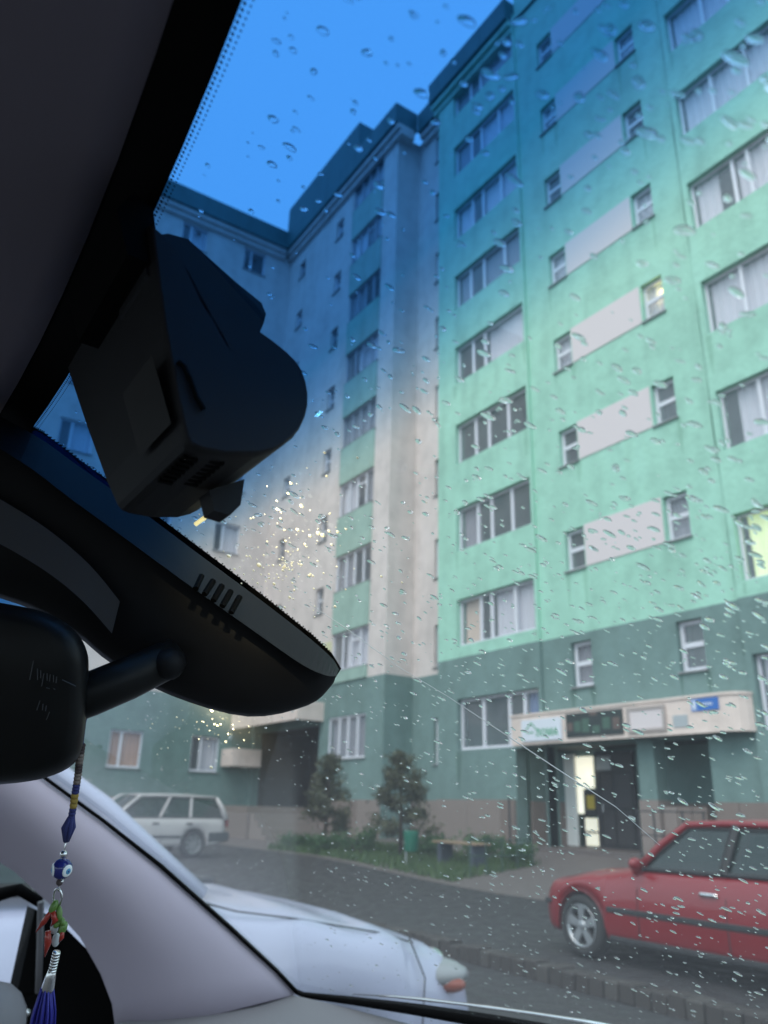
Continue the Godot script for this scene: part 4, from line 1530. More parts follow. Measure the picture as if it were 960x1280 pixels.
func make_cabin() -> Node3D:
	var c := thing("car_interior", "dark front cabin of the viewer's car with its wet windscreen", "car", Vector3(-0.35, 0.0, 0.4))
	# windscreen: clear pane, with the dyed shade band along its top edge
	var XL := -1.06
	var XR := 0.36
	var pane := Shape.new()
	pane.smooth(true)
	var nx := 28
	var ny := 40
	for i in nx:
		for j in ny:
			var a := lerpf(XL, XR, float(i) / nx); var b := lerpf(XL, XR, float(i + 1) / nx)
			var y0 := lerpf(-0.26, 0.235, float(j) / ny); var y1 := lerpf(-0.26, 0.235, float(j + 1) / ny)
			pane.quad(screen(a, y0), screen(a, y1), screen(b, y1), screen(b, y0))
	var ws := part("windscreen", pane, M.clear_pane, c)
	var st := SurfaceTool.new()
	st.begin(Mesh.PRIMITIVE_TRIANGLES)
	var deep := Color(TINT_DEEP.x, TINT_DEEP.y, TINT_DEEP.z)
	var o := origin_of(c)
	ny = 60
	for i in nx:
		for j in ny:
			for q in [[0, 0], [0, 1], [1, 1], [0, 0], [1, 1], [1, 0]]:
				var x := lerpf(XL, XR, float(i + q[0]) / nx)
				var y := lerpf(0.118, 0.232, float(j + q[1]) / ny)
				var t := smoothstep(0.130, 0.160, y)
				# more dye, less light: absorption grows with depth of colour
				st.set_color(Color(pow(deep.r, t), pow(deep.g, t), pow(deep.b, t)))
				st.add_vertex(screen(x, y) + Vector3(0, -0.0015, 0.002) - o)
	st.generate_normals()
	var film := add_mesh("shade_band", st.commit(), M.tinted_film, ws)
	film.set_meta("label", "blue shade band along the top of the windscreen")
	# cabin reflection on the glass, painted as a pale film in the lower left corner
	var veil := SurfaceTool.new()
	veil.begin(Mesh.PRIMITIVE_TRIANGLES)
	for i in 24:
		for j in 16:
			for q in [[0, 0], [0, 1], [1, 1], [0, 0], [1, 1], [1, 0]]:
				var px := lerpf(40, 378, float(i + q[0]) / 24)
				var py := lerpf(845, 1232, float(j + q[1]) / 16)
				var p := hit(px, py)
				var a := 0.085 * smoothstep(925, 1010, py) * smoothstep(378, 366, px)
				veil.set_color(Color(0.85, 0.85, 0.87, a))
				veil.add_vertex(p - screen_normal(p.x - EYE.x, p.y - EYE.y) * 0.001 - o)
	veil.generate_normals()
	add_mesh("painted_reflection", veil.commit(), M.reflection_film, ws)
	# black printed border, with its dotted edge
	var fr := Shape.new()
	for i in 40:
		var a := lerpf(XL, XR, i / 40.0); var b := lerpf(XL, XR, (i + 1) / 40.0)
		var q := Vector3(0, -0.0022, 0.003)
		fr.quad(screen(a, 0.2022) + q, screen(a, 0.234) + q, screen(b, 0.234) + q, screen(b, 0.2022) + q)
	part("black_border", fr, M.frit, ws)
	var dots := Shape.new()
	for i in 700:
		var x := lerpf(XL, XR, i / 700.0)
		for row in 2:
			var y := 0.2017 - row * 0.0011
			var n := screen_normal(x, y)
			var p := screen(x + (0.001 if row % 2 else 0.0), y) + Vector3(0, -0.0022, 0.003)
			var r := 0.0006 - 0.0002 * row
			var u := Vector3(1, 0, 0) * r
			var w := n.cross(Vector3(1, 0, 0)).normalized() * r
			for k in 6:
				dots.tri(p, p + u * cos(TAU * k / 6) + w * sin(TAU * k / 6), p + u * cos(TAU * (k + 1) / 6) + w * sin(TAU * (k + 1) / 6))
	tag(part("border_dots", dots, M.frit, ws), "", "", "", "stuff")
	# wiper streak: a thin curved line drawn across the screen
	var sk := Shape.new()
	var sp := []
	for p in [[385, 755], [430, 785], [500, 836], [560, 872], [640, 925], [720, 978], [770, 1010], [825, 1058]]:
		sp.append(hit(p[0], p[1]) + Vector3(0, 0.0004, -0.0004))
	sk.tube(sp, [0.00012, 0.00022, 0.00012, 0.00015, 0.00028, 0.0003, 0.0002, 0.00012], 5)
	part("wiper_streak", sk, M.plate_grey, ws)
	# lower rubber and the wet edge beyond it
	var low := []
	var low2 := []
	for p in [[362, 1236], [380, 1244], [440, 1251], [520, 1262], [600, 1275], [700, 1293], [860, 1330], [960, 1360]]:
		var q := hit(p[0], p[1])
		low.append(q)
	var rb := Shape.new()
	rb.smooth(true)
	rb.tube(low, [0.0028, 0.0034, 0.0044, 0.0056, 0.0062, 0.0062, 0.0062, 0.0062], 8)
	part("lower_seal", rb, M.rubber, ws)
	for p in [[430, 1247], [480, 1250], [520, 1254], [560, 1259], [600, 1264.5], [640, 1270], [720, 1283], [800, 1300]]:
		low2.append(hit(p[0], p[1]) + Vector3(0, 0.002, -0.012))
	var wet := Shape.new()
	wet.smooth(true)
	wet.tube(low2, [0.0006, 0.0012, 0.0018, 0.0014, 0.002, 0.0016, 0.002, 0.002], 8)
	part("wet_edge", wet, M.chrome, ws)
	# roof lining
	var hl := Shape.new()
	hl.smooth(true)
	var prof := [[0.236, -0.022], [0.219, -0.042], [0.2105, -0.040], [0.2095, -0.028], [0.217, 0.0], [0.232, 0.08], [0.240, 0.25], [0.245, 0.7], [0.24, 1.3]]
	var rings := []
	for q in prof:
		var ring := []
		for i in 29:
			var x := lerpf(-1.0, 0.34, i / 28.0)
			var u := absf((x - GLASS_MID) / 0.65)
			ring.append(EYE + Vector3(x, q[0] - 0.05 * pow(u, 6.0) * clampf(q[1] * 4.0, 0.0, 1.0), q[1] + 0.085 * pow(u, 2.0) * clampf(1.0 - q[1] * 3.0, 0.0, 1.0)))
		rings.append(ring)
	hl.loft(rings, false, false)
	part("roof_lining", hl, M.headliner, c)
	var skin := Shape.new()
	skin.smooth(true)
	rings = []
	for q in [[0.238, -0.03], [0.262, 0.02], [0.285, 0.25], [0.29, 0.7], [0.28, 1.35]]:
		var ring := []
		for i in 15:
			var x := lerpf(-1.04, 0.38, i / 14.0)
			var u := absf((x - GLASS_MID) / 0.65)
			ring.append(EYE + Vector3(x, q[0] - 0.05 * pow(u, 6.0), q[1] + 0.07 * pow(u, 2.0)))
		rings.append(ring)
	skin.loft(rings, false, false)
	part("roof_panel", skin, M.white_paint, c)
	# front pillar trim, a rounded pad between screen and door
	var outer := [[-70, 885, 0.90], [-10, 925, 0.90], [55, 975, 0.90], [130, 1030, 0.905], [200, 1085, 0.92], [290, 1165, 0.95], [345, 1216, 0.972], [370, 1243, 0.982]]
	var inner := [[-110, 1010, 0.93], [-45, 1050, 0.93], [18, 1090, 0.925], [62, 1130, 0.92], [100, 1172, 0.92], [126, 1218, 0.92], [140, 1255, 0.925], [146, 1300, 0.93]]
	rings = []
	for i in outer.size():
		var a := at(outer[i][0], outer[i][1], outer[i][2] - 0.006)
		var b := at(inner[i][0], inner[i][1], inner[i][2])
		var out := (a + b) / 2 - EYE
		out = out.normalized()
		var ring := []
		for j in 11:
			var t := j / 10.0
			ring.append(a.lerp(b, t) - out * 0.045 * pow(sin(PI * t), 0.75) * (0.8 + 0.4 * t))
		ring.append(b + out * 0.05)
		ring.append(a.lerp(b, 0.5) + out * 0.07)
		ring.append(a + out * 0.02)
		rings.append(ring)
	var pl := Shape.new()
	pl.smooth(true)
	pl.loft(rings, true)
	part("pillar_trim", pl, M.pillar_trim, c)
	var sl := Shape.new()
	sl.smooth(true)
	var sp2 := []
	for q in outer:
		sp2.append(at(q[0] + 1.0, q[1] - 2.5, q[2] - 0.008))
	sl.tube(sp2, [0.002, 0.002, 0.002, 0.0021, 0.0026, 0.0028, 0.0026, 0.0026], 8)
	part("pillar_seal", sl, M.rubber, c)
	# fascia top
	var d := Shape.new()
	d.smooth(true)
	rings = []
	for q in [[-0.218, 0.012, 1.0], [-0.222, 0.06, 1.0], [-0.224, 0.14, 1.0], [-0.232, 0.22, 1.0], [-0.26, 0.29, 1.0], [-0.31, 0.33, 1.0], [-0.40, 0.35, 1.0], [-0.55, 0.36, 1.0]]:
		var ring := []
		for i in 33:
			var x := lerpf(-1.045, 0.40, i / 32.0)
			var u := (x - GLASS_MID) / 0.65
			var z: float = (-0.218 - 0.173) / 0.72 - 0.10 + 0.10 * u * u
			ring.append(EYE + Vector3(x, q[0] - 0.010 * u * u * clampf(q[1] * 6.0, 0.0, 1.0), z + q[1]))
		rings.append(ring)
	d.loft(rings, false, false)
	part("dashboard", d, M.dash_grey, c)
	# door: black sail panel, window strip, grey grip
	var dp := Shape.new()
	dp.smooth(false)
	var poly := line([[21, 1243, 0.985], [44, 1138, 0.985], [72, 1150, 0.985], [112, 1190, 0.985], [150, 1240, 0.985], [160, 1330, 0.985], [-60, 1330, 0.985], [-60, 1262, 0.985], [0, 1262, 0.985]])
	var back := []
	for p in poly:
		back.append(p + Vector3(-0.05, 0, 0))
	dp.loft([poly, back], true)
	part("door_panel", dp, M.door_black, c)
	var strip := Shape.new()
	strip.smooth(true)
	strip.tube(line([[51, 1128, 0.965], [50, 1180, 0.965], [48, 1240, 0.965]]), 0.0042, 8)
	part("window_channel", strip, M.dash_grey, c)
	var gk := Shape.new()
	gk.smooth(true)
	gk.tube(line([[-60, 1150, 0.99], [0, 1118, 0.985], [24, 1112, 0.98], [50, 1128, 0.975]]), [0.008, 0.008, 0.007, 0.006], 8)
	part("window_seal", gk, M.rubber, c)
	var dg := Shape.new()
	dg.quad(at(-60, 1150, 0.99), at(24, 1112, 0.99), at(46, 1135, 0.99), at(-10, 1290, 0.99))
	part("quarter_window", dg, M.clear_pane, c)
	var grip := Shape.new()
	grip.smooth(true)
	grip.ball(at(-14, 1283, 0.80), Vector3(0.036, 0.040, 0.036))
	part("door_grip", grip, M.dash_grey, c)
	var pin := Shape.new()
	pin.smooth(true)
	pin.ball(at(34, 1266, 0.90), Vector3(0.004, 0.004, 0.004))
	part("door_pin", pin, M.chrome, c)
	# long housing behind the screen's middle
	var topl := [[-90, 470, 0.46], [-30, 518, 0.457], [40, 545, 0.455], [100, 588, 0.455], [165, 634, 0.455], [245, 694, 0.455], [330, 757, 0.455], [395, 808, 0.455], [417, 830, 0.455], [422, 840, 0.455]]
	var botl := [[-90, 712, 0.45], [-30, 738, 0.45], [40, 762, 0.45], [95, 794, 0.45], [140, 830, 0.452], [215, 870, 0.452], [310, 896, 0.452], [385, 882, 0.453], [414, 858, 0.455], [420, 846, 0.455]]
	topl = between(topl, 4)
	botl = between(botl, 4)
	rings = []
	for i in topl.size():
		var a := at(topl[i][0], topl[i][1], topl[i][2])
		var b := at(botl[i][0], botl[i][1], botl[i][2])
		var m := (a + b) / 2
		var e := (m - EYE).normalized()
		var thick := 0.020 * clampf((a - b).length() / 0.06, 0.1, 1.0)
		var ring := []
		for j in 16:
			var t := TAU * j / 16
			ring.append(m + (a - b) / 2 * cos(t) * (1.0 if absf(cos(t)) < 0.99 else 1.0) + e * thick * sin(t))
		rings.append(ring)
	var hs := Shape.new()
	hs.smooth(true)
	hs.loft(rings, true)
	var house := part("mirror_housing", hs, M.housing_black, c)
	var tr1 := Shape.new()
	tr1.smooth(true)
	var up := between([[-70, 585, 0.428], [0, 624, 0.425], [60, 662, 0.424], [112, 706, 0.4245], [150, 752, 0.427]], 4)
	var dn := between([[-70, 648, 0.424], [0, 680, 0.421], [60, 716, 0.4205], [104, 752, 0.4215], [140, 792, 0.4255]], 4)
	for i in up.size() - 1:
		tr1.quad(at(up[i][0], up[i][1], up[i][2]), at(up[i + 1][0], up[i + 1][1], up[i + 1][2]), at(dn[i + 1][0], dn[i + 1][1], dn[i + 1][2]), at(dn[i][0], dn[i][1], dn[i][2]))
	part("side_trim", tr1, M.housing_trim, house)
	# its rim, a flat band along the glass
	rings = []
	for q in between([[-60, 490, 30], [40, 542, 34], [100, 584, 36], [165, 630, 37], [245, 690, 36], [330, 753, 34], [390, 800, 30], [416, 824, 20], [424, 837, 8]], 4):
		var a := at(q[0], q[1], 0.452)
		var b := at(q[0] - q[2] * 0.42, q[1] + q[2], 0.424)
		var e := (a - EYE).normalized()
		rings.append([a, a - e * 0.010, b - e * 0.006, b + e * 0.012])
	var rm := Shape.new()
	rm.loft(rings, true)
	part("rim", rm, M.housing_grey, house)
	# dark dotted strip where the housing meets the printed glass
	var fs := Shape.new()
	var prev := []
	for q in [[-60, 482], [40, 534], [60, 545], [100, 575], [165, 621], [245, 681], [330, 745], [390, 793], [416, 818], [427, 836]]:
		var p := hit(q[0], q[1])
		var p2 := hit(q[0] - 9, q[1] + 14)
		if prev.size():
			fs.quad(prev[0], p, p2, prev[1])
			for k in 9:
				var w: Vector3 = prev[0].lerp(p, k / 9.0) + Vector3(0, 0, 0.0008)
				for row in 2:
					var ww := w + Vector3(0.0006 * row, 0.0004 + row * 0.0012, 0.0003 + row * 0.0014)
					fs.ball(ww, Vector3.ONE * (0.0007 - 0.0002 * row), Basis(), 5, 3)
		prev = [p, p2]
	part("dotted_edge", fs, M.frit, ws)
	for q in [[252.5, 720, 245, 736], [267, 726, 256, 743], [278, 732, 267, 751], [289, 739, 278, 758], [300, 746, 289, 766]]:
		var v := Shape.new()
		v.tube([at(q[0], q[1], 0.4165), at(q[2], q[3], 0.4085)], 0.0017, 6)
		part("vent_slot", v, M.frit, house)
	# rear-view mirror on its arm
	var arm := Shape.new()
	arm.smooth(true)
	arm.tube(line([[222, 815, 0.43], [205, 827, 0.425], [160, 848, 0.412], [112, 868, 0.40], [80, 880, 0.40]]), [0.0085, 0.0105, 0.0112, 0.0112, 0.011], 16)
	var mir := part("rear_view_mirror", mirror_shape(), M.mirror_black, c)
	part("arm", arm, M.mirror_black, mir)
	var joint := Shape.new()
	joint.smooth(true)
	joint.ball(at(212, 830, 0.418), Vector3.ONE * 0.0085)
	part("ball_joint", joint, M.housing_grey, mir)
	var pr := Shape.new()
	for q in [[42, 826, 37, 850], [47, 836, 47, 850], [51, 838, 51, 848], [55, 842, 52, 858], [59, 842, 59, 851], [63, 843, 62, 852], [67, 844, 67, 853], [71, 846, 70, 854], [78, 850, 95, 858], [58, 860, 62, 861], [67, 861, 69, 862], [50, 876, 46, 888], [54, 880, 53, 888], [58, 882, 57, 889], [62, 890, 58, 900]]:
		pr.tube([at(q[0], q[1], 0.3745), at(q[2], q[3], 0.3745)], 0.00022, 4)
	part("faint_lettering", pr, M.faint_print, mir)
	return c

func mirror_shape() -> Shape:
	var out := [[-130, 742], [-40, 748], [20, 757], [55, 765], [82, 778], [100, 796], [109, 815], [111, 835], [109, 880], [106, 915], [100, 943], [86, 960], [58, 972], [20, 979], [-60, 985], [-130, 988]]
	out = between(out, 3, true)
	var cen := Vector2(-10, 866)
	var sh := Shape.new()
	sh.smooth(true)
	var rings := []
	for q in [[0.425, 0.93], [0.41, 1.0], [0.395, 1.0], [0.385, 0.97], [0.379, 0.90], [0.376, 0.80]]:
		var ring := []
		for p in out:
			var v := cen + (Vector2(p[0], p[1]) - cen) * float(q[1])
			ring.append(at(v.x, v.y, q[0]))
		rings.append(ring)
	sh.loft(rings, true)
	return sh

func make_dashcam() -> void:
	var c := thing("dash_camera", "dark rounded dash camera stuck to the top of the windscreen", "camera", at(280, 500, 0.33))
	# D-shaped section, swept across the car
	var XC := -0.228
	var XF := -0.285
	var face := [[190, 276], [214, 296], [238, 350], [300, 392], [345, 424], [362, 438], [373, 449], [381, 461], [386, 475], [388.5, 490], [388.5, 505], [385, 520], [379, 533], [370, 544], [358, 554], [345, 561], [325, 566], [285, 566], [252, 560], [240, 554], [235, 545], [224, 500], [208, 410], [198, 340]]
	var ring_at := func(x: float, grow: float) -> Array:
		var r := []
		var mid := Vector3.ZERO
		for p in face:
			var s := sight(p[0], p[1])
			var q := s * (XC / s.x)
			r.append(q)
			mid += q
		mid /= face.size()
		var o := []
		for q in r:
			var w: Vector3 = mid + (q - mid) * grow
			o.append(EYE + Vector3(x, w.y, w.z))
		# the far end is cut on the slant: longer above than below
		if x <= XF:
			for i in o.size():
				var t := clampf((float(face[i][1]) - 276.0) / 284.0, 0.0, 1.0)
				var cut: float = lerpf(0.257, 0.19, t)
				o[i].x = XC - cut / (1.0 - cut) * (XC / sight(face[i][0], face[i][1]).x) / 0.784
		return o
	var b := Shape.new()
	b.smooth(true)
	b.loft([ring_at.call(XC - 0.0016, 0.985), ring_at.call(XC - 0.003, 1.0), ring_at.call(XC - 0.006, 1.0)], false)
	b.smooth(false)
	b.loft([ring_at.call(XC - 0.006, 1.0), ring_at.call(XF, 1.0)], true)
	b.loft([ring_at.call(XC - 0.001, 0.965), ring_at.call(XC - 0.0016, 0.985)], true)
	var body := part("body", b, M.camera_black, c)
	# slot in the end face
	var s := Shape.new()
	var sl := []
	for p in [[222, 452], [230, 458], [238, 475], [246, 497], [255, 512]]:
		var q := sight(p[0], p[1])
		sl.append(EYE + q * ((XC + 0.0004) / q.x))
	s.tube(sl, 0.0009, 6)
	part("slot", s, M.frit, body)
	# screen frame on the face that looks into the car
	var sc := Shape.new()
	var p0: Vector3 = sight(198, 430); var p1: Vector3 = sight(226, 530)
	var a := EYE + p0 * (XC / p0.x); var e := EYE + p1 * (XC / p1.x)
	var n := (e - a).normalized().cross(Vector3(1, 0, 0)).normalized()
	if n.z < 0: n = -n
	var w := Vector3(-0.005, 0, 0)
	var w2 := Vector3(-0.038, 0, 0)
	sc.quad(a.lerp(e, 0.05) + w + n * 0.0008, a.lerp(e, 0.92) + w + n * 0.0008, a.lerp(e, 0.92) + w2 + n * 0.0008, a.lerp(e, 0.05) + w2 + n * 0.0008)
	part("screen", sc, M.camera_grey, body)
	# vent rows below
	for i in 7:
		for j in 2:
			var v := Shape.new()
			var x := XC - 0.010 - i * 0.004
			var q := sight(252 + 34 * j, 558 + 4 * j)
			q = q * (XC / q.x)
			v.box(EYE + Vector3(x, q.y - 0.0006, q.z), Vector3(0.002, 0.002, 0.005))
			part("vent", v, M.frit, body)
	# wedge mount against the glass
	var plate := [[186, 300], [197, 287], [215, 284], [240, 291], [300, 345], [333, 372], [339, 386], [336, 398], [328, 416], [300, 410], [250, 372], [205, 350], [188, 335]]
	var mring := func(x: float) -> Array:
		var o := []
		for p in plate:
			var q := sight(p[0], p[1])
			q = q * (-0.232 / q.x)
			o.append(EYE + Vector3(x, q.y, q.z))
		return o
	var m := Shape.new()
	m.loft([mring.call(-0.236), mring.call(-0.268)], true)
	part("mount", m, M.camera_black, c)
	var stem := Shape.new()
	var pads := []
	for x in [-0.2335, -0.262, -0.30]:
		var o := []
		for p in [[146, 262], [168, 240], [192, 262], [196, 296], [190, 330], [160, 318]]:
			var q := sight(p[0], p[1])
			q = q * (-0.2335 / q.x)
			o.append(EYE + Vector3(x, q.y, q.z))
		pads.append(o)
	stem.loft(pads, true)
	part("pad", stem, M.frit, c)
	# plug under its far edge
	var pg := Shape.new()
	var pr := []
	for x in [-0.262, -0.272]:
		var o := []
		for p in [[258, 616], [302, 602], [297, 634], [284, 647], [264, 641]]:
			var q := sight(p[0], p[1])
			q = q * (-0.265 / q.x)
			o.append(EYE + Vector3(x, q.y, q.z))
		pr.append(o)
	pg.loft(pr, true)
	part("plug", pg, M.camera_black, c)
	# small lit strip of its status lamp
	var led := Shape.new()
	led.tube([at(244, 656, 0.335), at(262, 643, 0.335)], 0.0009, 6)
	part("status_lamp", led, glow("status_led", Color(1.0, 0.93, 0.62), 0.8), c)
	var l := AreaLight3D.new()      # the strip's own light, thrown forward on the glass
	l.name = "status_lamp_light"
	l.light_color = Color(1.0, 0.94, 0.76)
	l.light_energy = 0.011
	l.area_size = Vector2(0.006, 0.002)
	l.shadow_enabled = true
	var from := at(262, 655, 0.340)
	l.transform = Transform3D(Basis.looking_at((hit(395, 640) - from).normalized(), Vector3.UP), from)
	add_child(l, true)

func make_charm() -> void:
	var D := 0.40
	var c := thing("mirror_charm", "beaded charm with blue eye bead and blue tassel hanging from the mirror arm", "charm", at(75, 1080, D))
	var cord := Shape.new()
	cord.smooth(true)
	cord.tube(line([[109, 884, D], [105, 905, D], [102, 930, D], [99, 945, D]]), 0.0010, 6)
	cord.tube(line([[107, 884, D], [112, 887, D - 0.002], [115, 893, D - 0.002]]), 0.0009, 6)
	part("cord", cord, M.navy_cord, c)
	var bands := [[[103, 930], [101, 942], "dark_thread", 4.2], [[101, 942], [99, 955], "pale_thread", 4.6], [[99, 955], [98, 966], "dark_thread", 4.6], [[98, 966], [96, 980], "pale_thread", 4.4], [[96, 980], [94, 992], "navy_cord", 4.4], [[94, 992], [91.5, 1010], "yellow_thread", 4.4], [[91.5, 1010], [89, 1024], "navy_cord", 4.2]]
	for b in bands:
		var s := Shape.new()
		s.smooth(true)
		var a := at(b[0][0], b[0][1], D); var e := at(b[1][0], b[1][1], D)
		var r: float = b[3] * D / FOCAL
		for t in 3:
			s.tube([a.lerp(e, t / 3.0), a.lerp(e, (t + 0.5) / 3.0), a.lerp(e, (t + 1) / 3.0)], [r * 0.92, r * 1.08, r * 0.92], 10)
		part("thread_wrap", s, M[b[2]], c)
	var knot := Shape.new()
	knot.smooth(true)
	for i in 7:
		var a := TAU * i / 7
		var off := CAM_R * cos(a) * 0.0014 + CAM_F * sin(a) * 0.0014
		knot.tube([at(89, 1022, D) + off * 0.7, at(86, 1034, D) + off * 1.7, at(83, 1052, D) + off * 0.6], [0.0010, 0.0013, 0.0007], 7)
	part("thread_tuft", knot, M.navy_cord, c)
	var wire := Shape.new()
	wire.smooth(true)
	wire.tube(line([[83, 1050, D], [80, 1064, D], [78, 1085, D], [74, 1104, D], [73, 1114, D]]), 0.0004, 6)
	part("wire", wire, M.silver, c)
	for q in [[79.5, 1068, 4.6, "silver"], [74.5, 1103, 4.3, "dark_thread"], [77, 1102, 2.6, "silver"]]:
		var s := Shape.new()
		s.smooth(true)
		s.ball(at(q[0], q[1], D), Vector3.ONE * (q[2] * D / FOCAL))
		part("bead", s, M[q[3]], c)
	var eye := Shape.new()
	eye.smooth(true)
	var ec := at(77.5, 1086, D)
	var er := 12.6 * D / FOCAL
	eye.ball(ec, Vector3.ONE * er, Basis(), 24, 16)
	var eb := part("eye_bead", eye, M.bead_blue, c)
	for sd in [-1.0, 1.0]:
		var dir: Vector3 = (CAM_R * sd * 0.86 - CAM_F * 0.50 - CAM_U * 0.06 * sd).normalized()
		for q in [[0.97, 0.60, "bead_white"], [1.0, 0.42, "bead_sky"], [1.03, 0.17, "bead_blue"]]:
			var s := Shape.new()
			s.smooth(true)
			var bb := Basis(Quaternion(Vector3.UP, dir))
			s.ball(ec + dir * er * (q[0] - 0.18), Vector3(er * q[1], er * 0.2, er * q[1]), bb, 16, 8)
			part("eye_ring", s, M[q[2]], eb)
	var ring := Shape.new()
	ring.smooth(true)
	var rp := []
	for i in 17:
		var a := TAU * i / 16
		rp.append(at(72 + 5.2 * cos(a), 1122 + 11 * sin(a), D - 0.001 * cos(a)))
	ring.tube(rp, 0.0006, 6, false)
	part("ring", ring, M.silver, c)
	for q in [[67, 1134, 5, 9, 0.4], [74, 1142, 4, 9, -0.2], [79, 1160, 5, 8, 0.3], [72, 1155, 4, 6, 0.8], [78, 1152, 3.5, 6, -0.6]]:
		var s := Shape.new()
		s.smooth(true)
		s.ball(at(q[0], q[1], D - 0.002), Vector3(q[2], q[3], q[2]) * (D / FOCAL), Basis(CAM_F, q[4]), 8, 6)
		part("green_bead", s, M.charm_green, c)
	for q in [[[64, 1140], [55, 1152], [45, 1165], 3.6], [[66, 1140], [69, 1150], [64, 1158], 4.2], [[60, 1164], [60, 1178], [56, 1196], 4.4], [[78, 1164], [77, 1172], [74, 1178], 3.0]]:
		var s := Shape.new()
		s.smooth(true)
		s.tube([at(q[0][0], q[0][1], D - 0.003), at(q[1][0], q[1][1], D - 0.004), at(q[2][0], q[2][1], D - 0.003)], [q[3] * 0.8 * D / FOCAL, q[3] * D / FOCAL, 0.0003], 9)
		part("red_pepper", s, M.charm_red, c)
	var cr := Shape.new()
	cr.smooth(true)
	cr.ball(at(70, 1175, D), Vector3(5, 8, 5) * (D / FOCAL))
	cr.ball(at(68, 1160, D + 0.001), Vector3(6, 7, 5) * (D / FOCAL))
	part("clear_bead", cr, M.plate_grey, c)
	var cap := Shape.new()
	cap.smooth(true)
	for i in 7:
		var t := i / 6.0
		cap.tube([at(lerpf(71, 66, t), lerpf(1190, 1212, t), D), at(lerpf(70.3, 65.4, t), lerpf(1192.4, 1214, t), D)], [0.0019, 0.0021], 10)
	part("silver_coil", cap, M.silver, c)
	var cap2 := Shape.new()
	cap2.smooth(true)
	cap2.tube(line([[66, 1211, D], [63, 1222, D], [60, 1234, D], [59, 1238, D]]), [0.0018, 0.0026, 0.0032, 0.0031], 12)
	part("silver_cap", cap2, M.silver, c)
	for i in 26:
		var a := TAU * i / 26 * 2.0
		var r := 0.0016 + 0.0022 * float(i % 3) / 2.0
		var s0 := at(59, 1234, D) + CAM_R * cos(a) * r * 0.7 + CAM_F * sin(a) * r * 0.7
		var e := at(47 + rng.randf_range(-3, 3), 1325, D) + CAM_R * cos(a) * r * 2.0 + CAM_F * sin(a) * r * 2.0
		var s := Shape.new()
		s.smooth(true)
		s.tube([s0, s0.lerp(e, 0.35) + CAM_R * cos(a) * 0.0012, e], 0.00062, 5)
		part("tassel_strand", s, M.tassel_blue, c)

# ------------------------------------------------------------------ rain on the glass
func drop_basis(px: float, py: float, slope: float) -> Array:
	var p := hit(px, py)
	if p == Vector3.INF:
		return []
	var q := hit(px + 6.0, py + 6.0 * slope)
	var l := p - EYE
	var n := screen_normal(l.x, l.y)
	var u := (q - p)
	u = (u - n * u.dot(n)).normalized()
	return [p, u, n, n.cross(u).normalized()]

